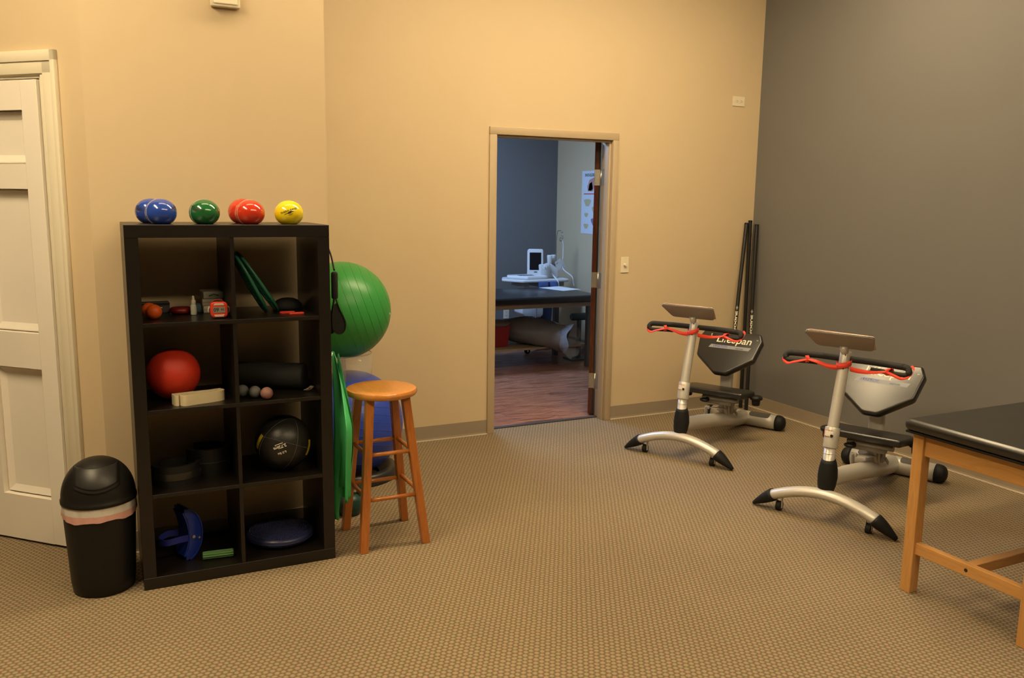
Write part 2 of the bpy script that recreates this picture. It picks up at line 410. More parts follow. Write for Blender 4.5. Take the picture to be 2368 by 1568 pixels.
# tan steel frame of the doorway
b = NB()
for x0, x1 in ((DX0-.052, DX0), (DX1, DX1+.048)): bx(b, x0, x1, YB-.014, YB+.134, 0, DZ+.05 if 0 else DZ, .003)
bx(b, DX0-.052, DX1+.048, YB-.014, YB+.134, DZ, DZ+.05, .003)
bx(b, DX0, DX0+.014, YB+.015, YB+.075, 0, DZ-.0005, .002); bx(b, DX1-.014, DX1, YB+.015, YB+.075, 0, DZ-.0005, .002); bx(b, DX0+.014, DX1-.014, YB+.015, YB+.075, DZ-.014, DZ-.0002, .002)
struct('trim_2', b, M_frame, 'tan steel door frame around the open doorway', autosmooth=30)
b = NB(); bx(b, DX0, DX1, YB+.085, YB+.125, .0005, .008, .003); struct('threshold', b, mat('threshold_vinyl', (.05, .042, .04), .5), 'dark strip between carpet and wood floor')
# dark wood door swung into the far room
M_dkwood = wood('dark_red_wood', (.012, .005, .003), (.13, .022, .005), 'Z', 7, .3, .5, 18, (.05, .010, .004))
M_dkface = wood('espresso_wood', (.010, .007, .006), (.022, .014, .010), 'Z', 8, .3, .4)
def dark_door():
    th = math.radians(128); o = bpy.data.objects.new('door_2', None); link(o); o.location = (DX1-.002, YB+.138, 0)
    o.rotation_euler = (0, 0, -th); o['kind'] = 'structure'; o['label'] = 'dark stained wood door standing open into the far room'
    # closed door: from pin to -x, thickness towards -y (local)
    b = NB(); bx(b, -.905, -.008, -.048, -.004, .012, DZ-.006, .001); obj('door_slab', b, M_dkface, o)
    b = NB(); bx(b, -.0085, -.0065, -.047, -.017, .014, DZ-.008); obj('edge_veneer', b, M_dkwood, o)
    for z in (1.775, 1.03, .27):
        b = NB(); bx(b, -.0068, -.0052, -.0465, .002, z-.057, z+.057, .0005, 1); lf = obj('hinge', b, M_steel, o)
        b = NB(); cyl(b, (0, 0, z-.06), (0, 0, z+.06), .0065, n=12); obj('hinge_knuckle', b, M_steel, lf, smooth=True)
        b = NB()
        for yy, zz in ((-.036, -.04), (-.02, -.014), (-.036, .014), (-.02, .04)): cyl(b, (-.0054, yy, z+zz), (-.0044, yy, z+zz), .0035, n=8)
        obj('screw', b, M_silver2, lf)
    b = NB()
    for z in (1.0,): cyl(b, (-.84, -.004, z), (-.84, .05, z), .012); tube(b, [(-.84, .045, z), (-.74, .045, z)], .009, 10)
    obj('lever_handle', b, M_steel, o, autosmooth=40)
dark_door()
b = NB()
for z in (1.775, 1.03, .27):
    bx(b, DX1-.0016, DX1, YB+.098, YB+.134, z-.057, z+.057)
    for yy, zz in ((.112, -.04), (.122, -.014), (.122, .014), (.112, .04)): cyl(b, (DX1-.0024, YB+yy, z+zz), (DX1-.0014, YB+yy, z+zz), .0035, n=8)
o = obj('hinge_leaf', b, M_steel); o.parent = bpy.data.objects['trim_2']

# ---------------------------------------------------------------- far room shell
FY, FX = 8.6, 4.79
b = NB(); bx(b, .9, FX+.12, FY, FY+.12, 0, CZ); struct('wall_far_back', b, M_gray)
b = NB(); bx(b, FX, FX+.12, YB+.12, FY, 0, CZ); struct('wall_far_right', b, M_tan)
b = NB(); bx(b, .9, 1.02, YB+.12, FY, 0, CZ); struct('wall_far_left', b, M_tan)
b = NB(); bx(b, .9, FX+.12, YB+.12, FY+.12, 2.9, 2.95); struct('ceiling_far', b, M_ceil)
t = thing('added_panel_light', 'added unseen panel standing in for daylight in the far room', 'lamp', (2.6, 7.2, 2.9))  # unseen panel put in to light the far room instead of its window
b = NB(); bx(b, -.62, .62, -.32, .32, -.05, 0, .004); obj('housing', b, mat('added_panel_housing', (.7, .7, .7), .5), t)
b = NB(); bx(b, -.6, .6, -.3, .3, -.058, -.051); obj('diffuser', b, emit('added_daylight_glow', DAY_RGB, DAY_STR), t)
# plank floor
M_plank = wood('walnut_plank', (.10, .040, .022), (.44, .20, .115), 'X', 5, .33, .25, 10, (.26, .105, .060), .38, .62)
fl = bpy.data.objects.new('floor_wood', None); link(fl); fl['kind'] = 'structure'; fl['label'] = 'reddish walnut plank floor of the far room'
b = NB(); bx(b, .9, FX+.12, YB+.115, FY, -.05, -.006); obj('subfloor', b, M_dkface, fl)
pl = NB(); bx(pl, 0, 1.2, 0, .125, -.0055, 0, .0012, 1); P0 = obj('plank', pl, M_plank, fl); P0.location = (1.02, YB+.117, 0); first = True
for k in range(27):
    y = YB+.117+k*.1265; x = 1.03-random.random()*1.1
    if y > FY-.1: break
    while x < FX:
        if x+1.2 > 1.02 and x+1.2 < FX+1.2:
            if first: P0.location = (x, y, 0); first = False
            else:
                c = P0.copy(); COL.objects.link(c); c.location = (x, y, 0)
        x += 1.2025
baseboard('baseboard_far', [((1.02, FY, 0), (FX, FY, 0), (0, -1, 0)), ((FX, YB+.12, 0), (FX, FY, 0), (-1, 0, 0))])

# ---------------------------------------------------------------- ceiling lamps (real fixtures above the frame)
M_house = mat('lamp_housing', (.7, .7, .68), .5)
def ceiling_lamp(x, y, L, ang, k, label):
    t = thing('ceiling_lamp', label, 'lamp', (x, y, 3.45), ang, 'linear ceiling lamps')
    b = NB(); bx(b, -L/2, L/2, -.15, .15, .01, .08, .01); obj('housing', b, M_house, t)
    b = NB(); bx(b, -L/2+.01, L/2-.01, -.14, .14, -.012, .009, .004, 1); obj('diffuser', b, emit('lamp_diffuser', LAMP_RGB, LAMP_STR*k), t)
    for s in (-1, 1):
        b = NB(); cyl(b, (s*L*.4, 0, .08), (s*L*.4, 0, .25), .008, n=8); obj('hanger', b, M_house, t)
ceiling_lamp(.62, 3.62, 1.25, 0, .28, 'short linear ceiling lamp above the dark shelf unit')
ceiling_lamp(2.78, 3.62, 2.6, 0, 1.22, 'long linear ceiling lamp above the stretching machines')
ceiling_lamp(-1.0, 2.6, 1.9, PI/2, 1.8, 'linear ceiling lamp running away from the camera on the left')
ceiling_lamp(2.0, .55, 3.0, 0, 1.0, 'linear ceiling lamp over the middle of the room near the camera')
# ---------------------------------------------------------------- shelf unit
SX, SY = .108, 3.586; SW, SD, SH = .792, .418, 1.488
def shelf_unit():
    t = thing('shelf_unit', 'tall black-brown open shelf unit with eight square compartments', 'shelf', (SX, SY, 0))
    b = NB(); bx(b, 0, SW, 0, SD, SH-.05, SH, .0012, 1); obj('top_board', b, M_blackbrown, t)
    b = NB(); bx(b, 0, SW, 0, SD, 0, .05, .0012, 1); obj('bottom_board', b, M_blackbrown, t)
    for x in (0, SW-.05):
        b = NB(); bx(b, x, x+.05, .0008, SD, .05, SH-.05, .0012, 1); obj('side_panel', b, M_side, t)
    for k in range(3):
        z = .385+k*.351
        b = NB(); bx(b, .05, SW-.05, .002, SD-.001, z, z+.016, .0008, 1); obj('shelf_board', b, M_blackbrown, t)
    for k in range(4):
        z0 = .05+k*.351
        b = NB(); bx(b, SW/2-.008, SW/2+.008, .004, SD-.002, z0, z0+.335, .0008, 1); obj('divider', b, M_side, t)
    b = NB(); tube(b, [(SW, .15, 1.42), (SW+.03, .15, 1.42), (SW+.034, .15, 1.432)], .0035, 8); obj('hook', b, M_white, t, smooth=True)
    b = NB(); tube(b, [(SW, .12, .905), (SW+.03, .12, .905), (SW+.034, .12, .917)], .0035, 8); obj('hook', b, M_white, t, smooth=True)
shelf_unit()
Z4, Z3, Z2, Z1 = 1.103, .752, .401, .05      # compartment floors, top row first

# ---- soft weight balls on top
def ball_mat(name, c): return mat(name, c, .16, var=.04, scale=20, coat=.6, spec=.6)
def soft_ball(col, loc, label, r=.0605, seam=None, mark=None):
    t = thing('soft_weight_ball', label, 'ball', loc, 0, 'soft weight balls on the shelf unit')
    k = .90; prof = []
    for i in range(25):
        a = -PI/2+PI*i/24; rr, z = r*math.cos(a), r*k*math.sin(a)
        if a < -.9: z = max(z, -r*k*.84)              # sagging flat underside
        prof.append((max(rr, 0) if 0 < i < 24 else 0, z))
    prof[0] = (0, -r*k*.84)
    b = NB(); lathe(b, prof, 40, (0, 0, r*k*.84)); bo = obj('ball', b, col, t, smooth=True)
    c = V((0, 0, r*k*.84))
    if seam:
        d = V(seam).normalized(); s = V((0, 0, 1)); s = (s-d*s.dot(d)).normalized(); q = d.cross(s); pts = []
        for i in range(48):
            a = 2*PI*i/48; p = (s*math.cos(a)+q*math.sin(a))*r*1.0035
            pts.append(V((p.x, p.y, max(p.z*k, -r*k*.84)))+c)
        b = NB(); tube(b, pts, .0008, 6, closed=True); obj('seam', b, mat('ball_seam', (.5, .5, .45), .5), t, smooth=True)
    if mark:
        z_dir, ang, txt = mark
        zd = V(z_dir).normalized(); xd = V((math.cos(ang)*-zd.y, math.cos(ang)*zd.x, math.sin(ang)))
        sq = lambda bm: place(bm, lambda p: V((p.x, p.y, c.z+(p.z-c.z)*k)))
        b = text_bm(txt, .0125, bold=.0003, shear=.2); place(b, lambda p: p+V((0, .006, 0))); on_sphere(b, c, r, zd, xd); obj('lettering', sq(b), M_ink, bo)
        b = NB(); pts = [(-.030, -.004), (-.02, .0005), (-.009, .001), (-.003, .0035), (.003, .0045), (.010, .0035), (.02, .001), (.032, .005), (.021, -.0005), (.01, -.0015), (.003, -.0045), (-.004, -.0045), (-.011, -.002), (-.021, -.0018)]
        b.faces.new([b.verts.new((x, y-.003, 0)) for x, y in pts]); on_sphere(b, c, r, zd, xd); obj('logo', sq(b), M_ink, bo)
        b = NB()
        for i, wd in enumerate((.022, .014)): b.faces.new([b.verts.new((x, -.0125-i*.0035+y, 0)) for x, y in ((-wd/2, 0), (wd/2, 0), (wd/2, .0018), (-wd/2, .0018))])
        on_sphere(b, c, r, zd, xd); obj('small_print', sq(b), mat('faded_ink', (.18, .12, .03), .5), bo)
    return t
Mb_blue, Mb_green, Mb_red, Mb_yel = ball_mat('blue_pvc', (.02, .06, .36)), ball_mat('green_pvc', (.012, .12, .032)), ball_mat('red_pvc', (.55, .035, .012)), ball_mat('yellow_pvc', (.80, .60, .008))
soft_ball(Mb_blue, (.252, 3.70, SH), 'shiny blue soft weight ball, the front one of the blue pair', seam=(.42, -.9, .05), mark=((.95, -.35, .42), .5, 'THERA-BAND'))
soft_ball(Mb_blue, (.222, 3.828, SH), 'blue soft weight ball half hidden behind the front blue ball', mark=((-.8, -.6, .25), -.3, 'THERA-BAND'))
soft_ball(Mb_green, (.417, 3.70, SH), 'shiny green soft weight ball on the shelf unit top', seam=(.36, -.93, .05), mark=((-.75, -.75, .32), -.35, 'THERA-BAND'))
soft_ball(Mb_red, (.597, 3.70, SH), 'shiny red soft weight ball, the front one of the red pair', seam=(.42, -.9, .05))
soft_ball(Mb_red, (.590, 3.828, SH), 'red soft weight ball half hidden behind the front red ball', r=.063)
soft_ball(Mb_yel, (.758, 3.70, SH), 'shiny yellow soft weight ball with black print', mark=((-.17, -.98, .13), .38, 'THERA-BAND'))

# ---- top row, left compartment
Mb_orange = mat('orange_rubber', (.72, .11, .012), .45, var=.06)
for (x, y), lab in (((.208, 3.715), 'orange rubber ball in front on the upper left compartment'), ((.193, 3.775), 'orange rubber ball behind the other orange ball')):
    b = NB(); lathe(b, sphere_prof(.0305, 20), 28, (0, 0, .0305)); o = obj('hand_ball', b, Mb_orange, smooth=True, loc=(x, y, Z4)); tag(o, lab, 'ball', 'orange hand balls')
t = thing('storage_box', 'small dark gray box behind the orange balls', 'box', (.222, 3.93, Z4))
b = NB(); bx(b, -.057, .06, -.03, .03, 0, .046, .003); obj('box_body', b, mat('charcoal_card', (.05, .048, .05), .6), t)
b = NB(); bx(b, -.057, .06, -.031, -.030, .034, .044); obj('lid_edge', b, M_blackpl, t)
b = NB(); bx(b, .015, .030, -.0315, -.0308, .022, .026); obj('sticker', b, M_label, t)
b = NB(); lathe(b, [(0, 0), (.032, 0), (.044, .006), (.047, .014), (.045, .022), (.036, .028), (0, .030)], 36, (0, 0, 0)); o = obj('therapy_disc', b, mat('dark_red_plastic', (.16, .008, .006), .35), smooth=True, loc=(.322, 3.86, Z4)); tag(o, 'flat dark red round putty tub beside the dropper bottle', 'disc')
t = thing('dropper_bottle', 'small white dropper bottle with a pointed cap', 'bottle', (.368, 3.80, Z4))
b = NB(); lathe(b, [(0, 0), (.0115, 0), (.0128, .003), (.0128, .036), (.011, .042), (.007, .045), (0, .045)], 24); obj('bottle', b, mat('milky_plastic', (.52, .54, .47), .4), t, smooth=True)
b = NB(); lathe(b, [(0, .045), (.0095, .045), (.0095, .060), (.0055, .063), (.0048, .078), (.003, .081), (0, .081)], 20); obj('cap', b, mat('white_cap', (.68, .62, .52), .4), t, autosmooth=40)
Mcarton = mat('white_carton', (.55, .49, .38), .5, var=.06); Mwrap = mat('clear_wrap', (.50, .47, .40), .25, var=.12, scale=60, bump=.8, bscale=60)
for z, r, lab, mm in ((0, .05, 'lower white carton under the plastic wrapped pack', Mcarton), (.031, -.03, 'white carton stacked on the lower white carton', Mcarton), (.062, .06, 'clear plastic wrapped pack on top of the white cartons', Mwrap)):
    t = thing('carton', lab, 'box', (.452, 3.895, Z4+z), r, 'stacked cartons')
    b = NB(); bx(b, -.042, .042, -.055, .06, 0, .030, .004); obj('carton_body', b, mm, t, autosmooth=40)
    if mm is Mwrap:
        b = NB(); ribbon(b, [(-.02, -.0565, .012), (0, -.057, .018), (.022, -.0565, .013)], (0, 0, 1), .006, .001); obj('green_print', b, mat('teal_print', (.05, .16, .13), .5), t)
    else:
        b = NB(); bx(b, -.042, .042, -.0556, -.055, .014, .0155); obj('flap_seam', b, mat('carton_seam', (.2, .17, .12), .6), t)
b = NB(); lathe(b, [(0, 0), (.014, 0), (.016, .01), (.015, .03), (.010, .040), (0, .043)], 20); o = obj('putty_jar', b, mat('blue_gray_plastic', (.06, .10, .13), .5), smooth=True, loc=(.394, 3.87, Z4)); tag(o, 'blue gray jar between dropper bottle and white cartons', 'jar')
def timer():
    t = thing('digital_timer', 'red digital timer with gray straps reading 09 40', 'timer', (.452, 3.655, Z4+.0005), math.radians(-4))
    R = .034; cz = .0365
    b = NB()
    pts = fillet([(-R, -R*.95), (R, -R*.95), (R, R*.95), (-R, R*.95)], .02, 6)
    F = lambda y: (V((0, y, cz)), V((1, 0, 0)), V((0, 0, 1)), V((0, -1, 0)))
    slab(b, pts, .018, F(0), .004); obj('case', b, mat('timer_red', (.62, .045, .02), .4), t, autosmooth=40)
    b = NB(); slab(b, [(-.0235, -.012), (.0235, -.012), (.0235, .0125), (-.0235, .0125)], .0012, F(-.018)); obj('screen', b, mat('lcd_gray', (.22, .20, .165), .3), t)
    b = text_bm('09', .021, bold=.0003); on_frame(place(b, lambda p: V((p.x-.0115, p.y, 0))), F(-.0193)); obj('screen_digits', b, M_ink, t)
    b = text_bm('40', .014, bold=.0001); on_frame(place(b, lambda p: V((p.x+.0125, p.y+.001, 0))), F(-.0193)); obj('screen_digits', b, mat('lcd_ink', (.08, .07, .06), .5), t)
    for s in (1, -1):
        b = NB(); pp = [(-.021, s*.0195), (.021, s*.0195), (.016, s*.0275), (-.016, s*.0275)]
        slab(b, pp if s > 0 else pp[::-1], .0022, F(-.0178)); obj('button', b, mat('timer_button', (.50, .43, .33), .4), t)
        b = NB(); tube(b, [(s*.034, .004, cz+.012), (s*.040, .002, cz+.004), (s*.041, .002, cz-.008), (s*.034, .004, cz-.016)], .004, 8); obj('side_clip', b, mat('gray_clip', (.42, .40, .36), .4), t, smooth=True)
    b = NB(); lathe(b, [(.030, 0), (.033, .006), (.033, .05), (.031, .055), (.031, .06), (.033, .065), (.032, .10), (.028, .108), (0, .109)], 28, (0, 0, cz), Matrix.Rotation(-PI/2, 3, 'X')); obj('barrel', b, mat('brown_plastic', (.035, .022, .018), .45), t, smooth=True)
    b = NB(); lathe(b, [(.0338, .066), (.0345, .070), (.0345, .074), (.0338, .078)], 28, (0, 0, cz), Matrix.Rotation(-PI/2, 3, 'X')); obj('red_ring', b, bpy.data.materials['timer_red'], t, smooth=True)
    b = NB(); bx(b, -.018, .018, -.012, .09, 0, .007, .002); obj('foot', b, M_blackpl, t)
timer()
# ---- top row, right compartment: two perforated paddles, cap, red bars
Mpad = mat('green_plastic', (.018, .12, .07), .38, var=.08)
def paddle(bot, top, yc, half_w, label):
    bot, top = V(bot), V(top); L = (top-bot).length
    t = thing('perforated_paddle', label, 'paddle', bot, 0, 'green paddles leaning in the compartment')
    u = (top-bot).normalized(); v = V((0, 1, 0)); n = u.cross(v).normalized(); A, B = L/2, half_w; c = u*A
    pt = lambda a, b_, h=0: c+u*a+v*b_+n*h
    ring = [pt(A*math.copysign(abs(math.cos(q))**.8, math.cos(q))*.985, B*math.copysign(abs(math.sin(q))**.8, math.sin(q))) for q in [2*PI*i/56 for i in range(56)]]
    b = NB(); tube(b, ring, .0075, 8, closed=True); obj('rim', b, Mpad, t, smooth=True)
    b = NB(); s = .0125
    for i in range(-16, 17):
        for j in range(-9, 10):
            x = i*s*1.5; y = (j+(.5 if i % 2 else 0))*s*1.732
            for k in range(3):
                a0, a1 = PI/3*k, PI/3*(k+1)
                p, q = (x+s*math.cos(a0), y+s*math.sin(a0)), (x+s*math.cos(a1), y+s*math.sin(a1))
                if all((w_[0]/A)**2+(w_[1]/B)**2 < .97 for w_ in (p, q)): tube(b, [pt(*p), pt(*q)], .0023, 4, cap=False)
    o = obj('lattice', b, Mpad, t); o['kind'] = 'stuff'
paddle((.660, 3.775, Z4+.0085), (.530, 3.775, Z4+.262), 0, .105, 'green perforated paddle leaning steeply against the divider')
paddle((.712, 3.80, Z4+.0085), (.550, 3.80, Z4+.262), 0, .105, 'green perforated paddle leaning flatter, right of the other')
b = NB(); lathe(b, [(0, 0), (.064, 0), (.067, .006), (.062, .022), (.048, .038), (.028, .047), (0, .05)], 36, (0, 0, 0), sx=1.0, sy=.8); o = obj('black_dome', b, mat('dull_black_foam', (.012, .012, .012), .7), smooth=True, loc=(.778, 3.885, Z4)); tag(o, 'low black foam dome behind the red bars', 'dome')
Mrbar = mat('red_plastic', (.60, .04, .02), .35)
for x, y, r, L, lab in ((.742, 3.715, .22, .062, 'red plastic bar lying behind the front red bar'), (.772, 3.672, .06, .062, 'red plastic bar at the front of the upper right compartment')):
    b = NB(); bx(b, -L/2, L/2, -.010, .010, 0, .0085, .002); o = obj('red_bar', b, Mrbar, loc=(x, y, Z4)); o.rotation_euler = (0, 0, r); tag(o, lab, 'bar', 'red plastic bars')

# ---- second row
t = thing('rubber_ball', 'large red dimpled rubber playground ball', 'ball', (.274, 3.775, Z3))
b = NB(); lathe(b, sphere_prof(.1075, 36), 56, (0, 0, .1075)); obj('ball', b, mat('red_rubber', (.50, .028, .010), .5, var=.06, bump=.5, bscale=260), t, smooth=True)
b = NB(); lathe(b, [(0, -.002), (.004, -.002), (.004, .0008), (0, .001)], 12, (-.03, -.095, .14), V((-.03, -.095, .033)).to_track_quat('Z', 'Y').to_matrix()); obj('valve', b, M_blackpl, t)
t = thing('elastic_strap', 'cream elastic strap folded into a loop standing on edge', 'strap', (.36, 3.66, Z3))
loop = cat_pts([(-.103, .02, 0), (-.095, -.018, 0), (-.083, -.026, 0), (-.078, -.012, 0), (-.070, -.030, 0), (-.055, -.040, 0), (-.02, -.030, 0), (.05, -.01, 0), (.092, .008, 0), (.103, .028, 0), (.092, .048, 0), (.075, .053, 0), (.05, .045, 0), (-.02, .035, 0), (-.08, .024, 0), (-.103, .021, 0)], 7)
b = NB(); ribbon(b, [p+V((0, 0, .0215)) for p in loop], (0, 0, 1), .043, .003); obj('band', b, mat('cream_elastic', (.66, .56, .36), .7, var=.04, bump=.3, bscale=500), t, autosmooth=50)
t = thing('foam_roller', 'black foam roller lying across the second right compartment', 'roller', (.690, 3.85, Z3))
ax0, ax1 = V((-.140, .055, .0585)), V((.130, -.095, .0585)); 
b = NB(); d = (ax1-ax0); tube(b, [ax0, ax0+d*.012, ax0+d*.03, ax0+d*.97, ax0+d*.988, ax1], [.046, .054, .058, .058, .054, .046], 32); obj('roll', b, mat('black_foam', (.012, .012, .012), .75, var=.2, bump=.4, bscale=300), t, autosmooth=40)
b = NB(); ribbon(b, [(.118, -.150, .006), (.128, -.158, .010), (.140, -.160, .018), (.146, -.163, .026)], (.75, .35, -.3), .020, .0008); tg = obj('care_tag', b, M_label, t)
b = NB(); ribbon(b, [(.132, -.1603, .012), (.139, -.1615, .0185)], (.75, .35, -.3), .006, .0008); obj('tag_print', b, M_labelred, tg)
for x, y, c, lab in ((.541, 3.705, (.11, .11, .11), 'small dull gray ball partly behind the divider'), (.585, 3.662, (.12, .12, .12), 'small dull gray ball in the middle of three'), (.627, 3.618, (.25, .12, .10), 'small pinkish ball, rightmost of three')):
    b = NB(); lathe(b, sphere_prof(.026, 18), 24, (0, 0, .026)); o = obj('massage_ball', b, mat('massage_ball', c, .6), smooth=True, loc=(x, y, Z3)); tag(o, lab, 'ball', 'small massage balls')

# ---- third row: cuff weights and medicine ball
Mnyl = mat('black_nylon', (.007, .0065, .0065), .5, var=.2, bump=.3, bscale=500)
def cuff(loc, rz, label, a0, a1, R, h, tilt=0):
    t = thing('ankle_weight', label, 'ankle weight', loc, rz, 'black ankle weights')
    pts = [(R*math.cos(a0+(a1-a0)*i/30), R*.8*math.sin(a0+(a1-a0)*i/30), h/2+tilt*math.sin(PI*i/30)) for i in range(31)]
    b = NB(); ribbon(b, pts, (0, 0, 1), h, .018)
    bmesh.ops.bevel(b, geom=[e for e in b.edges if len(e.link_faces) == 2 and e.calc_face_angle(0) > 1], offset=.006, segments=3, affect='EDGES'); cb = obj('cuff', b, Mnyl, t, autosmooth=50)
    k = 20; p, q = V(pts[k]), V(pts[min(30, k+9)])
    b = NB(); ribbon(b, [V(x)*1.0+V((V(x).x, V(x).y, 0)).normalized()*.0105 for x in pts[14:28]], (0, 0, 1), h*.35, .003); obj('closure_strap', b, M_vinyl, t, autosmooth=50)
    b = NB(); ribbon(b, [V(x)+V((V(x).x, V(x).y, 0)).normalized()*.0098 for x in pts], (0, 0, 1), .004, .002); obj('piping', b, mat('gray_piping', (.04, .04, .039), .5), t, autosmooth=50)
cuff((.265, 3.735, Z2), .2, 'curled black ankle weight at the front left of the third row', .9, 6.1, .088, .085)
cuff((.40, 3.83, Z2), -.3, 'black ankle weight standing taller behind the front one', -2.6, 2.4, .085, .115)
def med_ball():
    r = .122; t = thing('medicine_ball', 'black medicine ball with yellow labels and upside down weight print', 'ball', (.712, 3.735, Z2)); c = V((0, 0, r))
    b = NB(); lathe(b, sphere_prof(r, 32), 48, c); bo = obj('ball', b, mat('black_leatherette', (.016, .015, .014), .38, var=.12, bump=.25, bscale=240), t, smooth=True)
    view = V((-.22, -.86, .40)).normalized()
    xd = V((-.89, .2, -.32))
    for s, size, dy, bl in (('2.72kgs', .019, 0, .0004), ('6.0 lbs', .015, .028, .0002)):
        b = text_bm(s, size, bold=bl); place(b, lambda p: p+V((0, dy, 0))); on_sphere(b, c, r, (-.30, -.93, .10), xd); obj('lettering', b, M_cream, bo)
    b = NB(); b.faces.new([b.verts.new((x, y-.014, 0)) for x, y in ((-.018, 0), (.018, 0), (.018, .0025), (-.018, .0025))]); on_sphere(b, c, r, (-.30, -.93, .10), xd); obj('small_print', b, M_cream, bo)
    for zd, xd2 in (((-.97, -.35, .22), (.2, -.3, .9)), ((.83, -.62, -.15), (.25, .1, .9))):
        b = NB(); b.faces.new([b.verts.new(p) for p in ((-.035, -.010, 0), (.035, -.010, 0), (.035, .010, 0), (-.035, .010, 0))]); on_sphere(b, c, r, zd, xd2, .001); obj('yellow_label', b, mat('yellow_label', (.50, .38, .01), .5), bo)
    for ax in ((.35, .2, .9), (.9, .25, -.3), (-.4, .85, .35)):
        d = V(ax).normalized(); s = d.orthogonal().normalized(); q = d.cross(s)
        b = NB(); tube(b, [c+(s*math.cos(2*PI*i/48)+q*math.sin(2*PI*i/48))*r*1.0005 for i in range(48)], .0009, 5, closed=True); obj('seam', b, M_dgray, bo, smooth=True)
med_ball()
# ---- bottom row
def foot_rocker():
    t = thing('foot_rocker', 'blue plastic calf stretching rocker with a strap loop', 'foot rocker', (.295, 3.76, Z1+.001), math.radians(22))
    M = mat('blue_plastic', (.010, .028, .25), .32, var=.06)
    b = NB()                                   # two crescent sides standing on end + foot plate
    arc = [(.075*math.cos(a)-.03, .115+.115*math.sin(a)) for a in [-PI/2+PI*i/16 for i in range(17)]]
    cres = arc+[(-.03+.018*math.cos(a), .115+.085*math.sin(a)) for a in [PI/2-PI*i/10 for i in range(11)]]
    for y in (-.045, .037): slab(b, cres, .008, (V((0, y, 0)), V((1, 0, 0)), V((0, 0, 1)), V((0, 1, 0))), .002, 2)
    obj('side_rail', b, M, t, autosmooth=35)
    b = NB(); outer = [V((p[0], 0, p[1])) for p in arc[1:16]]
    ribbon(b, outer, (0, 1, 0), .10, .005); obj('rocker_sole', b, M, t, autosmooth=50)
    b = NB(); ribbon(b, cat_pts([(-.035, 0, .215), (-.020, 0, .17), (-.012, 0, .115), (-.02, 0, .06), (-.035, 0, .018)], 6), (0, 1, 0), .084, .005); obj('foot_plate', b, M, t, autosmooth=50)
    b = NB(); ribbon(b, cat_pts([(-.02, -.046, .10), (-.06, -.05, .105), (-.105, -.035, .10), (-.12, 0, .098), (-.105, .035, .10), (-.06, .048, .105), (-.02, .042, .10)], 6), (0, 0, 1), .028, .003); obj('strap', b, mat('blue_webbing', (.012, .02, .22), .6), t, autosmooth=50)
    b = NB(); cyl(b, (.005, -.047, .10), (.005, -.051, .10), .007, n=12); cyl(b, (.03, -.047, .09), (.03, -.051, .09), .005, n=12); obj('rivet', b, M_steel, t, autosmooth=40)
foot_rocker()
b = NB(); prof = []
n = 40; rings = []
for i, (x, k) in enumerate(((-.064, .8), (-.061, 1), (.061, 1), (.064, .8))):
    rings.append([b.verts.new((x, (.0175 if j % 4 < 2 else .0150)*k*math.cos(2*PI*j/n), .0175+(.0175 if j % 4 < 2 else .0150)*k*math.sin(2*PI*j/n))) for j in range(n)])
for a_, b_ in zip(rings, rings[1:]):
    for j in range(n): b.faces.new((a_[j], a_[(j+1) % n], b_[(j+1) % n], b_[j]))
b.faces.new(rings[0]); b.faces.new(rings[-1])
o = obj('ribbed_roller', b, mat('green_foam', (.07, .18, .05), .5, var=.1), loc=(.411, 3.685, Z1)); o.rotation_euler = (0, 0, -.1); tag(o, 'small green ribbed hand roller in the bottom left compartment', 'roller')
t = thing('balance_disc', 'navy blue inflated balance disc with dotted top', 'balance disc', (.698, 3.79, Z1))
Mnavy = mat('navy_pvc', (.020, .024, .075), .34, var=.08)
b = NB(); lathe(b, [(0, .004), (.10, 0), (.135, .008), (.149, .022), (.150, .034), (.143, .045), (.12, .054), (.07, .062), (0, .065)], 56); obj('disc', b, Mnavy, t, smooth=True)
b = NB()
for ri in range(1, 13):
    r = ri*.0113; z = .065-.0115*(r/.125)**2.2; nn = max(6, int(2*PI*r/.0105))
    for j in range(nn):
        a = 2*PI*j/nn; lathe(b, [(.0026, -.001), (.0018, .0016), (0, .002)], 5, (r*math.cos(a), r*math.sin(a), z))
o = obj('bumps', b, Mnavy, t, smooth=True); o['kind'] = 'stuff'
b = NB(); tube(b, [(.1503*math.cos(2*PI*i/56), .1503*math.sin(2*PI*i/56), .028) for i in range(56)], .0018, 6, closed=True); obj('rim_seam', b, Mnavy, t, smooth=True)

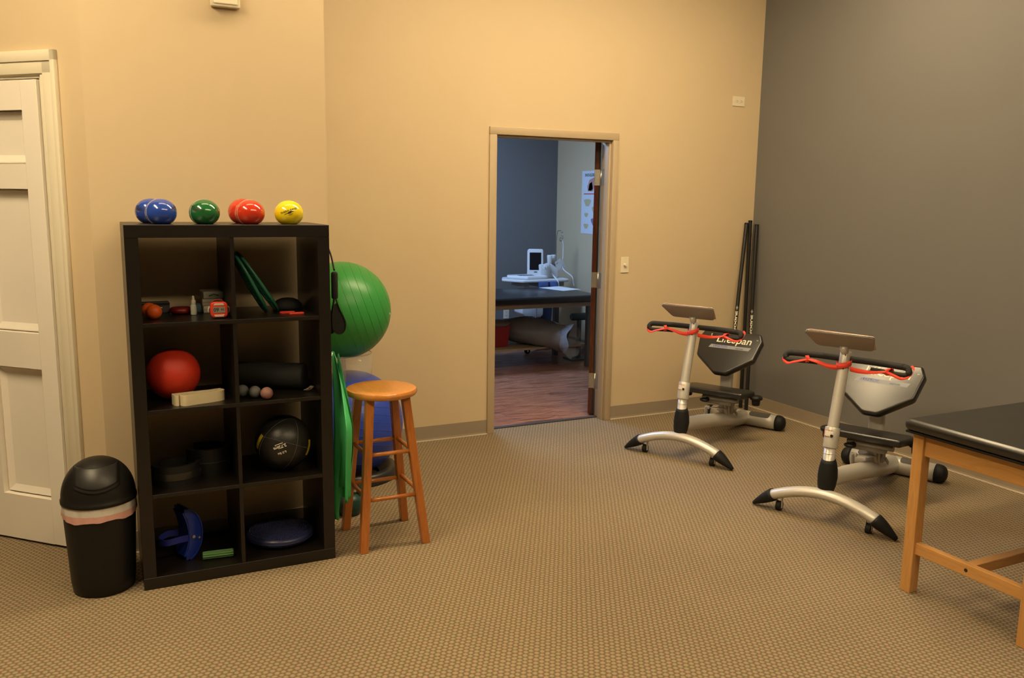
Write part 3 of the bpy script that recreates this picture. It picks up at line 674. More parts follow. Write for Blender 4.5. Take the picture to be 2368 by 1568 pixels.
# ---------------------------------------------------------------- things hanging on the shelf side
def tubing(y0, x0, z_top, zh, label, sway):
    t = thing('resistance_tube', label, 'exercise tube', (SX+SW+x0, y0, z_top), 0, 'resistance tubes on the hook')
    h0 = zh-z_top
    b = NB(); tube(b, cat_pts([(-.012, .0, 0), (.0, -.004, -.03), (.008, -.02*sway, h0*.5), (.010, -.045*sway, h0+.005)], 6), .0038, 10); obj('cord', b, M_rubber, t, smooth=True)
    y = -.045*sway
    b = NB(); lathe(b, [(0, 0), (.008, 0), (.013, -.004), (.0145, -.010), (.0145, -.112), (.012, -.118), (0, -.118)], 20, (.010, y, h0)); obj('foam_grip', b, mat('grip_foam', (.016, .015, .014), .8, bump=.3), t, autosmooth=40)
    b = NB(); z1 = h0-.112
    loop = cat_pts([(.012, y, z1), (.028, y, z1-.05), (.052, y, z1-.105), (.050, y, z1-.145), (.026, y, z1-.162), (.0, y, z1-.145), (-.004, y, z1-.08), (.008, y, z1)], 7)
    ribbon(b, loop, (.1, 1, 0), .036, .003); obj('strap_loop', b, Mnyl, t, autosmooth=50)
    b = NB(); slab(b, [V((p.x, p.z)) for p in loop[4:-4]], .022, (V((0, y+.011, 0)), V((1, 0, 0)), V((0, 0, 1)), V((0, -1, 0))), 0); obj('strap_pad', b, Mnyl, t)
tubing(3.738, .026, 1.425, 1.285, 'black exercise tube with foam grip and strap loop, nearer one', 1.9)
tubing(3.760, .004, 1.425, 1.275, 'black exercise tube hanging flat against the shelf side', .6)
# green latex band sheet over the lower hook
t = thing('resistance_band_sheet', 'thin green latex band draped from the shelf side', 'band', (SX+SW+.028, 3.70, .92))
b = NB(); nu, nv = 28, 30; gv = []
for i in range(nv):
    s = i/(nv-1); row = []
    zt = -s*.70; wl = .012+.20*min(1, s*2.2)**.9*(1-.35*max(0, s-.55)/.45); near = .56*wl+ (.0 if s < .75 else 0)
    for j in range(nu):
        q = j/(nu-1); y = .03-wl*q*1.12+.015*math.sin(3*s); fold = (.018*math.sin(q*9+2*s)+.008*math.sin(q*21+5*s))*min(1, .25+s*1.6)
        zz = zt-(.10 if q < .38 else 0)*max(0, s-.86)/.14+.04*math.sin(q*2.2)*s*(1 if s < .98 else 1)
        row.append(b.verts.new((.012+fold+.03*q*s, y, zz)))
    gv.append(row)
for i in range(nv-1):
    for j in range(nu-1): b.faces.new((gv[i][j], gv[i][j+1], gv[i+1][j+1], gv[i+1][j]))
o = obj('band', b, mat('green_latex', (.055, .42, .14), .5, var=.05, scale=15), t, smooth=True)
md = o.modifiers.new('thickness', 'SOLIDIFY'); md.thickness = .0006
# second layer hanging in front
b = NB(); gv = []
for i in range(24):
    s = i/23; row = []
    for j in range(14):
        q = j/13; y = -.02-.145*min(1, .1+s*1.25)*q*(1-.45*max(0, s-.5)/.5); row.append(b.verts.new((.022+.012*math.sin(q*7+3*s)*(.3+s)+.028*q*min(1, s*2), y, -.02-s*.60+.02*q)))
    gv.append(row)
for i in range(23):
    for j in range(13): b.faces.new((gv[i][j], gv[i][j+1], gv[i+1][j+1], gv[i+1][j]))
o = obj('band_fold', b, bpy.data.materials['green_latex'], t, smooth=True)
md = o.modifiers.new('thickness', 'SOLIDIFY'); md.thickness = .0006

# ---------------------------------------------------------------- trash can
def trash():
    t = thing('trash_can', 'black dome lid trash can with white pink liner edge', 'trash can', (-.037, 3.706, 0))
    b = NB(); lathe(b, [(0, .004), (.10, .002), (.110, 0), (.116, .004), (.122, .05), (.136, .345), (.134, .372), (.12, .372), (0, .36)], 56); obj('bin_body', b, M_blackpl, t, autosmooth=50)
    b = NB(); n = 72; R = []
    for z, r, wob in ((.384, .1375, .0004), (.366, .1385, .0010), (.348, .139, .0015), (.322, .1395, .002)):
        wv = lambda j, k, p=0: math.sin(2*PI*j/n*k+p)
        R.append([b.verts.new(((r+wob*wv(j, 19, z*40)+wob*wv(j, 7))*math.cos(2*PI*j/n), (r+wob*wv(j, 19, z*40)+wob*wv(j, 7))*math.sin(2*PI*j/n), z+(.003*wv(j, 4, 1)+.002*wv(j, 9) if z < .33 else 0))) for j in range(n)])
    for a_, b_ in zip(R[:3], R[1:3]):
        for j in range(n): b.faces.new((a_[j], a_[(j+1) % n], b_[(j+1) % n], b_[j]))
    lz = [v.co.copy() for v in R[3]]; l2 = [v.co.copy() for v in R[2]]
    for v in R[3]: b.verts.remove(v)
    lo = obj('liner', b, mat('white_liner', (.60, .57, .52), .4, var=.1, scale=40, bump=.6, bscale=45), t, smooth=True)
    b = NB(); A = [b.verts.new(p) for p in l2]; B = [b.verts.new(p) for p in lz]
    for j in range(n): b.faces.new((A[j], A[(j+1) % n], B[(j+1) % n], B[j]))
    obj('liner_hem', b, mat('pink_liner', (.62, .34, .30), .4, var=.08, scale=40, bump=.5, bscale=45), t, smooth=True)
    b = NB(); prof = [(.134, .378), (.142, .380), (.1425, .392), (.139, .396)]+[(.139*math.cos(a)**.92 if a < 1.56 else 0, .396+.158*math.sin(a)) for a in [PI/2*i/16 for i in range(1, 17)]]
    lathe(b, prof, 64); obj('dome_lid', b, M_blackpl, t, smooth=True)
    # swing flap: a proud patch of the dome facing the camera with a dark sheet painting the shaded gap around it
    def dome(a, ph, off):
        r = (.139*max(0, math.cos(a))**.92)+off*math.cos(a); return V((r*math.cos(ph), r*math.sin(ph), .396+.158*math.sin(a)+off*math.sin(a)))
    def patch(w_, a_lo, a_hi, off, m, name):
        b = NB(); G = []
        for i in range(15):
            s = i/14; row = []
            for j in range(15):
                q = j/14*2-1
                # square patch in x / arc coordinates, bottom edge curved
                a = a_lo+(a_hi-a_lo)*s+(.13*q*q if s < .999 else 0)*(1-s)
                rr = .139*math.cos(min(a, 1.5))**.92; xq = q*w_; ph = -PI/2+math.asin(max(-1, min(1, xq/max(rr, abs(xq)+1e-4))))
                row.append(b.verts.new(dome(a, ph-.05, off)))
            G.append(row)
        for i in range(14):
            for j in range(14): b.faces.new((G[i][j], G[i][j+1], G[i+1][j+1], G[i+1][j]))
        o = obj(name, b, m, t, smooth=True); md = o.modifiers.new('thickness', 'SOLIDIFY'); md.thickness = .003; md.offset = 0
    patch(.083, .28, 1.0, .0006, mat('painted_gap_shade', (.006, .006, .006), .8), 'flap_gap_shade')  # near-black sheet under the flap paints the shade of its gap
    patch(.078, .38, 1.0, .0028, mat('flap_plastic', (.020, .019, .018), .4, bump=.12, bscale=700), 'swing_flap')
trash()

# ---------------------------------------------------------------- stool
M_maple = wood('orange_maple', (.36, .105, .017), (.50, .165, .030), 'Z', 7, .3, .5, 9)
M_seat = wood('honey_maple', (.46, .165, .028), (.60, .245, .05), 'Y', 5, .28, .5, 7)
def stool():
    t = thing('bar_stool', 'round backless wooden bar stool stained honey orange', 'stool', (1.182, 3.748, 0))
    b = NB(); lathe(b, [(0, .700), (.150, .700), (.160, .704), (.166, .714), (.166, .722), (.161, .731), (.150, .735), (.10, .7335), (0, .732)], 64, (-.012, -.008, 0)); obj('seat', b, M_seat, t, autosmooth=35)
    top, bot = .085, .150
    P = lambda sx, sy, z: V((sx*(bot+(top-bot)*z/.70)-.012*z/.7, sy*(bot+.005+(top-bot)*z/.70)-.008*z/.7, z))
    for sx, sy in ((-1, -1), (1, -1), (-1, 1), (1, 1)):
        b = NB(); w_ = .0185
        A = [b.verts.new(P(sx, sy, 0)+V((i*w_, j*w_, 0))) for i, j in ((-1, -1), (1, -1), (1, 1), (-1, 1))]
        B = [b.verts.new(P(sx, sy, .70)+V((i*w_, j*w_, 0))) for i, j in ((-1, -1), (1, -1), (1, 1), (-1, 1))]
        b.faces.new(A[::-1]); b.faces.new(B)
        for j in range(4): b.faces.new((A[j], A[(j+1) % 4], B[(j+1) % 4], B[j]))
        bmesh.ops.bevel(b, geom=b.edges[:], offset=.002, segments=1, affect='EDGES'); obj('leg', b, M_maple, t)
    for z, zs in ((.445, .425), (.237, .232)):
        for s in (-1, 1):
            b = NB(); cyl(b, P(-1, s, z), P(1, s, z), .0095, n=14); obj('stretcher', b, wood_x, t, smooth=True)
            b = NB(); cyl(b, P(s, -1, zs+.02), P(s, 1, zs+.02), .0095, n=14); obj('stretcher', b, wood_y, t, smooth=True)
wood_x = wood('orange_maple_rail', (.40, .12, .02), (.52, .18, .033), 'X', 7, .3, .5, 9); wood_y = wood('orange_maple_rail_side', (.36, .105, .017), (.50, .165, .03), 'Y', 7, .3, .5, 9)
stool()

# ---------------------------------------------------------------- exercise balls in the niche, kettlebell
def ex_ball(c, r, col, label, rib_dir):
    t = thing('exercise_ball', label, 'ball', (c[0], c[1], c[2]-r), 0, 'large exercise balls'); z = V((0, 0, r))
    b = NB(); lathe(b, sphere_prof(r, 48), 72, z); bo = obj('ball', b, col, t, smooth=True)
    d = V(rib_dir).normalized(); s = d.orthogonal().normalized(); q = d.cross(s); b = NB()
    for k in range(-7, 8):
        h = k*.042
        if abs(h) < r*.93:
            rr = math.sqrt(r*r-h*h); tube(b, [z+d*h+(s*math.cos(2*PI*i/72)+q*math.sin(2*PI*i/72))*(rr+.0002) for i in range(72)], .0011, 5, closed=True)
    o = obj('ribs', b, col, bo, smooth=True)
    return t, bo
Mxg = mat('green_ball_vinyl', (.035, .26, .055), .36, var=.03, scale=6, bump=.06, bscale=300); Mxb = mat('blue_ball_vinyl', (.025, .06, .42), .32, var=.03, scale=6, bump=.06, bscale=300)
GB = V((1.25, 4.72, .972))
t, bo = ex_ball(GB, .275, Mxg, 'large green exercise ball on top of the clear ring', (.93, -.2, .33))
b = NB(); n_ = (V((0, 0, 1.6))-GB).normalized(); pd = V((.86, -.50, -.05)).normalized(); lathe(b, [(0, -.002), (.006, -.002), (.006, .0015), (0, .002)], 12, V((0, 0, .275))+pd*.275, pd.to_track_quat('Z', 'Y').to_matrix()); obj('plug', b, M_white, t)
ex_ball((1.285, 4.70, .320), .300, Mxb, 'large blue exercise ball under the green one', (.2, .1, .97))
t = thing('ball_ring', 'clear plastic ring stacked between green and blue balls', 'ring', (1.262, 4.71, .555))
b = NB(); lathe(b, [(.145, 0), (.149, 0), (.149, .172), (.145, .172)], 64); 
bmesh.ops.remove_doubles(b, verts=b.verts, dist=1e-5)
for f in [f for f in b.faces if len(f.verts) > 6]: b.faces.remove(f)
obj('ring_wall', b, mat('clear_acrylic', (.80, .78, .76), .1, var=.01, alpha=.22, spec=.5), t, smooth=True)
for z in (0, .172):
    b = NB(); tube(b, [(.147*math.cos(2*PI*i/64), .147*math.sin(2*PI*i/64), z) for i in range(64)], .0028, 6, closed=True); obj('ring_lip', b, mat('acrylic_lip', (.5, .47, .43), .2, alpha=.35), t, smooth=True)
b = NB(); bx(b, -.075, -.035, -.1385, -.1365, .004, .168); obj('ring_seam', b, mat('acrylic_seam', (.30, .30, .32), .2, alpha=.4), t)
t = thing('ring_stand', 'black plastic ring stand on the carpet under the blue ball', 'ring stand', (1.285, 4.70, 0))
b = NB(); lathe(b, [(.16, .0), (.250, 0), (.262, .006), (.262, .045), (.255, .060), (.235, .070), (.222, .068), (.205, .050), (.16, .02)], 64)
for f in [f for f in b.faces if len(f.verts) > 6]: b.faces.remove(f)
obj('base_ring', b, mat('dark_ring_plastic', (.020, .020, .020), .35, var=.1), t, autosmooth=50)
t = thing('kettlebell', 'dark green vinyl kettlebell on the carpet behind the stool', 'kettlebell', (1.105, 4.10, 0))
Mkb = mat('dark_green_vinyl', (.010, .050, .042), .42, var=.1)
b = NB(); lathe(b, [(0, 0), (.045, 0), (.055, .004), (.064, .03), (.066, .055), (.060, .08), (.045, .10), (0, .112)], 32); obj('bell', b, Mkb, t, smooth=True)
b = NB(); tube(b, cat_pts([(-.045, 0, .08), (-.052, 0, .115), (-.042, 0, .148), (0, 0, .158), (.042, 0, .148), (.052, 0, .115), (.045, 0, .08)], 6), .0135, 12); obj('handle', b, Mkb, t, smooth=True)
# ---------------------------------------------------------------- stretching machines
def machine(label):
    t = thing('stretching_machine', label, 'exercise machine', (3.24, 4.182, 0), math.atan2(.456, .89), 'stretching machines')
    L = lambda f, l, z: V((f, -l, z))               # forward, sideways (right seen from the front), up
    # front arched foot bar
    def arc(l): return .148-.118*(abs(l)/.36)**1.9
    ls = [-.275+.55*i/28 for i in range(29)]
    b = NB(); tube(b, [L(0, l, arc(l)-.0) for l in ls], [.034]*29, 16, flat=(.80, 1.05)); obj('front_arch', b, M_silver, t, smooth=True)
    for s in (-1, 1):
        b = NB(); pts = []; rr = []
        for i in range(11):
            q = i/10; l = .262+.108*q; pts.append(L(-.002, s*l, arc(.262)*(1-q)**.95+.010*q+ .0)); rr.append(.0385*(1-q**1.6)+.010*q**1.6)
        tube(b, pts, rr, 14, flat=(.9, 1.12))
        for v in b.verts: v.co.z = max(v.co.z, .0)
        obj('foot_tip', b, M_rubber, t, smooth=True)
        b = NB(); lw = s*.232; cyl(b, L(.012, lw-.012, .026), L(.012, lw+.012, .026), .026, n=20); wh = obj('wheel', b, M_rubber, t, autosmooth=40)
        b = NB()
        for e in (-.0145, .0145): box(b, L(.012, lw+e, .048), (.020, .003, .066), .001)
        cyl(b, L(.012, lw-.017, .026), L(.012, lw+.017, .026), .006, n=10); obj('wheel_fork', b, M_silver, wh, autosmooth=40)
    # boot, tubes, collar, post
    pf = lambda z: .018+.03*(z-.14)/.3 if z < .44 else .048+(z-.44)*.272
    b = NB(); tube(b, [L(pf(z)+.012*math.sin(PI*(z-.135)/.2), 0, z) for z in (.135, .155, .19, .235, .275, .305, .325)], [.026, .036, .045, .049, .046, .040, .034], 24); obj('post_boot', b, M_rubber, t, smooth=True)
    b = NB(); tube(b, [L(pf(z), 0, z) for z in (.14, .25, .39)], .0285, 20); obj('lower_tube', b, M_silver, t, smooth=True)
    b = NB(); tube(b, [L(pf(z), 0, z) for z in (.355, .356)], .0305, 20); tube(b, [L(pf(z), 0, z) for z in (.385, .388, .485, .487)], [.031, .0355, .0365, .034], 24); cl = obj('collar', b, M_silver, t, autosmooth=40)
    ax = (L(pf(.485), 0, .485)-L(pf(.39), 0, .39)).normalized(); toc = V((-.95, .25, 0))
    b = NB(); b.faces.new([b.verts.new(p) for p in ((-.017, -.030, 0), (.017, -.030, 0), (.017, .028, 0), (-.017, .028, 0))]); on_cyl(b, L(pf(.458), 0, .458), ax, .0366, toc); st = obj('warning_label', b, M_label, cl)
    b = NB()
    for q in (((-.017, -.030), (.017, -.018)), ((.013, -.018), (.017, .028)), ((-.017, -.018), (-.014, .028))):
        (x0, y0), (x1, y1) = q; b.faces.new([b.verts.new(p) for p in ((x0, y0, 0), (x1, y0, 0), (x1, y1, 0), (x0, y1, 0))])
    on_cyl(b, L(pf(.458), 0, .458), ax, .0366, toc, .0007); obj('label_border', b, mat('faded_red_print', (.55, .22, .18), .5), st)
    b = NB(); lathe(b, [(.008, 0), (.008, .002), (0, .002)], 10, L(pf(.453)-.035, .013, .453), V((-1, 0, 0)).to_track_quat('Z', 'Y').to_matrix()); obj('pin_hole', b, M_ink, cl)
    zt = .868
    b = NB(); tube(b, [L(pf(z), 0, z) for z in (.48, .78, .781, .783, zt-.004, zt)], [.0275, .0275, .0265, .0275, .0275, .024], 24); po = obj('post', b, M_silver, t, autosmooth=40)
    b = NB()
    for z in (.785, .852): lathe(b, [(.0075, 0), (.0075, .0015), (0, .0015)], 12, L(pf(z)-.0262, .004, z), V((-1, 0, .2)).to_track_quat('Z', 'Y').to_matrix())
    obj('bolt', b, M_ink, po)
    # handlebar with turned-back grips
    hb = .828; fh = pf(.828)+.012
    main = cat_pts([L(fh, -.285, hb-.004), L(fh, -.15, hb), L(fh, 0, hb), L(fh, .15, hb), L(fh, .285, hb-.004)], 6)
    b = NB(); tube(b, main, .0165, 14); obj('handlebar', b, mat('handle_foam', (.017, .016, .015), .75, var=.15, bump=.3, bscale=400), t, smooth=True)
    for s in (-1, 1):
        b = NB(); tube(b, cat_pts([L(fh, s*.282, hb-.004), L(fh-.004, s*.302, hb-.008), L(fh-.012, s*.312, hb-.024), L(fh-.018, s*.300, hb-.038), L(fh-.02, s*.27, hb-.040), L(fh-.02, s*.20, hb-.036), L(fh-.02, s*.135, hb-.034)], 6), [.0165]*6+[.0155]*10+[.0115]*21, 12); g = obj('return_grip', b, bpy.data.materials['handle_foam'], t, smooth=True)
        b = NB(); cyl(b, L(fh-.02, s*.1365, hb-.034), L(fh-.02, s*.128, hb-.034), .010, n=12); obj('end_cap', b, M_cream, g, autosmooth=40)
    # red ribbon: loop on the post, drooping ends tied to the grips
    b = NB(); rb = []
    for i in range(25):
        a = 2*PI*i/24; rb.append(L(pf(.815)+.036*math.cos(a)-.004, .037*math.sin(a), .806+.010*math.sin(a+.7)))
    ribbon(b, rb, (.3, 0, 1), .028, .0015); obj('post_loop', b, M_redstrap, t, smooth=True)
    for s, q in ((-1, cat_pts([L(fh-.055, -.02, .787), L(fh-.055, -.07, .789), L(fh-.05, -.13, .803), L(fh-.045, -.175, .808)], 6)), (1, cat_pts([L(fh-.03, .035, .785), L(fh-.04, .07, .782), L(fh-.05, .12, .783), L(fh-.05, .17, .788), L(fh-.045, .215, .798)], 6))):
        n_ = len(q); tw = [(V((0, .15, 1))*math.cos(1.3*i/n_)+V((1, 0, .1))*math.sin(1.3*i/n_)) for i in range(n_)]
        b = NB(); ribbon(b, q, tw, [.026-.010*i/n_ for i in range(n_)], .0015); obj('ribbon', b, M_redstrap, t, smooth=True)
        b = NB(); k = q[-1]
        ribbon(b, cat_pts([k, k+L(.008, s*.012, .016)-L(0, 0, 0), k+L(.03, s*.018, .006), k+L(.03, s*.014, -.02), k+L(.0, s*.006, -.014), k], 5), L(.1, 1, .2), .020, .0015); obj('knot', b, M_redstrap, t, smooth=True)
        b = NB(); e = L(fh-.014, s*.31, hb-.02)
        ribbon(b, cat_pts([k, L(fh-.045, s*.255, hb-.045), L(fh-.036, s*.290, hb-.056), L(fh-.02, s*.322, hb-.04), L(fh+.012, s*.328, hb-.012), L(fh+.024, s*.31, hb+.0)], 6), L(.6, .2, .8), .015, .0015); obj('ribbon_end', b, M_redstrap, t, smooth=True)
    # booklet tray, leaning towards the front, underside seen
    o0 = L(.14, 0, .884); vv = (L(.03, 0, .968)-o0); H = vv.length; vv.normalize(); uu = L(0, 1, 0); nn = uu.cross(vv).normalized()
    if nn.z < 0: nn = -nn
    poly = fillet([(-.140, 0), (.140, 0), (.178, H), (-.178, H)], [.03, .03, .02, .02], 5)
    b = NB(); slab(b, poly, .004, (o0, uu, vv, nn), .0012, 2); tr = obj('booklet_tray', b, M_silver2, t, autosmooth=40)
    b = NB(); slab(b, fillet([(-.145, .012), (.155, .010), (.178, H+.006), (-.165, H+.008)], .012, 4), .0025, (o0+nn*.0045, uu, vv, nn)); obj('laminated_sheet', b, mat('laminated_card', (.60, .50, .42), .3), tr)
    b = NB(); slab(b, fillet([(-.150, .02), (.145, .02), (.150, H+.004), (-.150, H+.012)], .012, 4), .002, (o0+nn*.0075, uu, vv, nn)); obj('sheet', b, mat('pink_card', (.60, .36, .31), .4), tr)
    b = NB()
    for i in range(40): tube(b, [o0+uu*(-.145+.0074*i)+vv*(H+.006)+nn*.003+V(vv)*.004*math.cos(a)+nn*.004*math.sin(a) for a in [2*PI*k/6 for k in range(6)]], .0007, 4, closed=True)
    sp = obj('wire_spiral', b, M_label, tr)
    b = NB(); tube(b, [L(pf(.85), 0, .85), o0+vv*.02-nn*.001], .020, 12); obj('tray_bracket', b, M_silver, t, smooth=True)
    # main beam, rear bar, caps
    b = NB(); tube(b, cat_pts([L(.05, 0, .218), L(.3, 0, .183), L(.6, 0, .135), L(.85, 0, .090), L(1.10, 0, .058)], 6), [.044]*6+[.047]*6+[.050]*6+[.052]*7, 24); obj('main_beam', b, M_silver, t, smooth=True)
    b = NB(); tube(b, [L(1.10-.10*(abs(l)/.27)**2*0, l, .055) for l in (-.245, -.15, 0, .15, .245)], .053, 24); rbm = obj('rear_bar', b, M_silver, t, smooth=True)
    for s in (-1, 1):
        b = NB(); tube(b, [L(1.10, s*(.243+q), .055) for q in (0, .02, .04, .052, .060, .064)], [.0555, .0555, .051, .042, .028, .010], 24); obj('rear_cap', b, M_rubber, t, smooth=True)
        b = NB(); pts = fillet([(-.075, -.032), (.075, -.032), (.075, .032), (-.075, .032)], .02, 4)
        b.faces.new([b.verts.new((p[0], p[1], 0)) for p in pts]); on_cyl(b, L(1.10, s*.125, .055), L(0, 1, 0), .053, V((-.35, 0, 1)), .0008); obj('foot_grip', b, M_dgray, rbm, smooth=True)
    # seat pillar and hexagonal pad
    b = NB(); F = (L(.735, 0, .08), L(0, 1, 0), L(1, 0, 0), V((0, 0, 1)))
    slab(b, fillet([(-.041, -.024), (.041, -.024), (.041, .024), (-.041, .024)], .015, 4), .43, F); obj('seat_pillar', b, M_silver, t, autosmooth=40)
    b = NB(); F = (L(.735, 0, .455), L(0, 1, 0), L(1, 0, 0), V((0, 0, 1)))
    slab(b, fillet([(-.047, -.03), (.047, -.03), (.047, .03), (-.047, .03)], .018, 4), .09, F); obj('pillar_cap', b, mat('gray_bracket', (.23, .21, .18), .5), t, autosmooth=40)
    a0, a1 = L(.590, 0, .468), L(.800, 0, .728); v2 = (a1-a0).normalized(); u2 = L(0, 1, 0); n2 = u2.cross(v2).normalized()
    if n2.x > 0: n2 = -n2                            # faces the front
    hexa = [(-.045, 0), (.045, 0), (.205, .125), (.228, .275), (.200, .335), (-.200, .335), (-.228, .275), (-.205, .125)]
    hexa = fillet(hexa, [.05, .05, .03, .03, .02, .02, .03, .03], 5)
    b = NB(); slab(b, hexa, .052, (a0-n2*.052, u2, v2, n2), .014, 5); pd = obj('seat_pad', b, M_vinyl, t, autosmooth=50)
    b = text_bm('LifeSpan', .078, bold=.0006, shear=.12, spacing=.98); on_frame(b, (a0+u2*.03+v2*.262, u2, v2, n2)); obj('lettering', b, M_cream, pd)
    b = text_bm('TM', .010); on_frame(b, (a0+u2*.190+v2*.280, u2, v2, n2)); obj('lettering', b, M_cream, pd)
    b = NB(); b.faces.new([b.verts.new(p) for p in ((-.150, -.013, 0), (.137, -.013, 0), (.150, .013, 0), (-.137, .013, 0))]); on_frame(b, (a0+u2*.015+v2*.203, u2, v2, n2), .0005); sb = obj('print_bar', b, M_bluegray, pd)
    b = text_bm('STRETCH', .024, bold=.0004, shear=.2); on_frame(b, (a0-u2*.055+v2*.204, u2, v2, n2), .0009); obj('lettering', b, M_blueprint, sb)
    b = text_bm('PARTNER', .013, bold=.0002, shear=.2); on_frame(b, (a0+u2*.085+v2*.198, u2, v2, n2), .0009); obj('lettering', b, M_ink, sb)
    # lower leg pad with side knobs and bracket
    b = NB(); F = (L(.60, 0, .318), L(0, 1, 0), L(1, 0, -.02).normalized(), V((.02, 0, 1)).normalized())
    slab(b, fillet([(-.20, -.09), (.20, -.09), (.235, .06), (.20, .09), (-.20, .09), (-.235, .06)], .02, 4), .042, F, .012, 4); obj('leg_pad', b, M_vinyl, t, autosmooth=50)
    for s in (-1, 1):
        b = NB(); lathe(b, [(0, .265), (.022, .265), (.026, .270), (.028, .300), (.040, .306), (.043, .316), (.040, .326), (.028, .332), (0, .334)], 24, L(.66, s*.245, 0)); obj('side_knob', b, M_blackpl, t, autosmooth=50)
    b = NB(); tube(b, [L(.58, -.10, .292), L(.58, .15, .292)], .017, 14); box(b, L(.62, .0, .27), (.05, .20, .05), .006); obj('pad_bracket', b, mat('bracket_gray', (.30, .28, .25), .4, .5), t, autosmooth=40)
    b = NB(); lathe(b, sphere_prof(.026, 14, kz=.55), 20, L(.55, -.075, .275), None, 1.0, 1.3); cyl(b, L(.55, -.075, .275), L(.58, -.05, .29), .012); obj('adjust_knob', b, M_blackpl, t, smooth=True)
    b = NB()
    for (f, l) in ((.50, -.038), (.75, .05)):
        box(b, L(f, l, .20), (.055, .004, .085), .001); box(b, L(f+.02, l, .235), (.02, .03, .02), .002)
    box(b, L(.62, .0, .215), (.16, .07, .006), .001, M=Matrix.Rotation(.18, 3, 'Y')); box(b, L(.80, .055, .155), (.075, .004, .022), .002, M=Matrix.Rotation(.6, 3, 'Y'))
    cyl(b, L(.70, .06, .19), L(.70, .06, .29), .007, n=8); obj('latch_plates', b, M_silver2, t, autosmooth=40)
    b = NB(); tube(b, [L(.74, .02, .10), L(.68, .02, .20), L(.62, .02, .28)], .014, 12); obj('pad_arm', b, M_silver, t, smooth=True)
    return t
m1 = machine('silver stretching machine in the corner with a black lettered pad')
m2 = dup_tree(m1); m2.location = (3.265, 3.009, 0); m2.rotation_euler = (0, 0, math.atan2(.383, .924))
m2['label'] = 'silver stretching machine beside the wooden treatment table'

# ---------------------------------------------------------------- black sticks in the corner
Mstick = mat('black_pvc', (.014, .013, .012), .35, var=.1)
def stick(p0, p1, label, txt, z0):
    p0, p1 = V(p0), V(p1); t = thing('exercise_stick', label, 'stick', p0, 0, 'black sticks leaning in the corner'); d = p1-p0; r = .0148
    b = NB(); tube(b, [V((0, 0, 0)), d], r, 18); bo = obj('pipe', b, Mstick, t, autosmooth=40)
    b = NB(); tube(b, [d*.992, d*1.002], [r*1.08, r*1.02], 18); obj('end_cap', b, M_rubber, t, autosmooth=40)
    if txt:
        view = V((0, 0, 1.6))-(p0+d*.5); view.z = 0
        side = V((-view.y, view.x, 0)).normalized(); out = view.normalized()+side*txt; c = d*(z0/d.z)
        b = text_bm('ROGUE', .030, bold=.0012, align='CENTER'); place(b, lambda p: V((p.x*1.55, p.y*.78, 0))); on_cyl(b, c, d, r, out); obj('lettering', b, M_cream, bo)
        b = NB()
        for x0, x1, h in ((.092, .098, .005), (.100, .112, .008), (.114, .117, .004), (.119, .121, .003)): b.faces.new([b.verts.new(p) for p in ((x0, -h, 0), (x1, -h, 0), (x1, h, 0), (x0, h, 0))])
        on_cyl(b, c, d, r, out); obj('small_mark', b, mat('gray_print', (.30, .28, .24), .5), bo)
stick((4.335, 5.02, .0), (4.575, 5.178, 1.452), 'leftmost black lettered stick, tilted away from the corner', -.10, .700)
stick((4.553, 5.10, .0), (4.612, 5.178, 1.472), 'tallest black stick, between the two lettered sticks', None, 0)
stick((4.508, 4.985, .0), (4.640, 5.135, 1.442), 'rightmost black lettered stick touching the gray wall', .15, .670)

# ---------------------------------------------------------------- treatment table at the right
M_oak = wood('oak_upright', (.50, .235, .062), (.62, .325, .105), 'Z', 6, .38, .35, 9, (.55, .275, .08))
M_oakx = wood('oak_long', (.50, .235, .062), (.62, .325, .105), 'X', 6, .38, .35, 9); M_oaky = wood('oak_cross', (.50, .235, .062), (.62, .325, .105), 'Y', 6, .38, .35, 9, (.55, .275, .08))
def treatment_table():
    X0, Y0, Y1, LX = 2.983, 1.745, 2.303, 1.55
    t = thing('treatment_table', 'oak treatment table with a black vinyl padded top', 'table', (X0, Y0, 0)); W = Y1-Y0; T = .049
    for x in (0, LX-T):
        for y in (0, W-T):
            b = NB(); bx(b, x, x+T, y, y+T, 0, .695, .003, 2); obj('leg', b, M_oak, t)
    for x in (.012, LX-T+.012):
        b = NB(); bx(b, x, x+.03, T-.004, W-T+.004, .595, .690, .003); obj('apron', b, M_oaky, t)
        b = NB(); bx(b, x, x+.03, T-.004, W-T+.004, .172, .222, .003); obj('stretcher', b, M_oaky, t)
        b = NB(); cyl(b, (x-.001, W*.5, .197), (x+.004, W*.5, .197), .0075, n=14); obj('bolt_hole', b, M_ink, t)
    for y in (.012, W-T+.012):
        b = NB(); bx(b, T-.004, LX-T+.004, y, y+.03, .595, .690, .003); obj('apron', b, M_oakx, t)
    b = NB(); bx(b, .042, LX-.042, W/2-.02, W/2+.02, .178, .220, .003); obj('long_stretcher', b, M_oakx, t)
    b = NB(); P = fillet([(-.045, -.055), (LX+.045, -.055), (LX+.045, W+.022), (-.045, W+.022)], .03, 6)
    slab(b, P, .050, (V((0, 0, .697)), V((1, 0, 0)), V((0, 1, 0)), V((0, 0, 1))), .024, 6); obj('padded_top', b, M_vinyl, t, autosmooth=60)
    b = NB(); bx(b, -.035, LX+.035, -.045, W+.012, .688, .697, .002); obj('top_board', b, M_blackpl, t)
treatment_table()

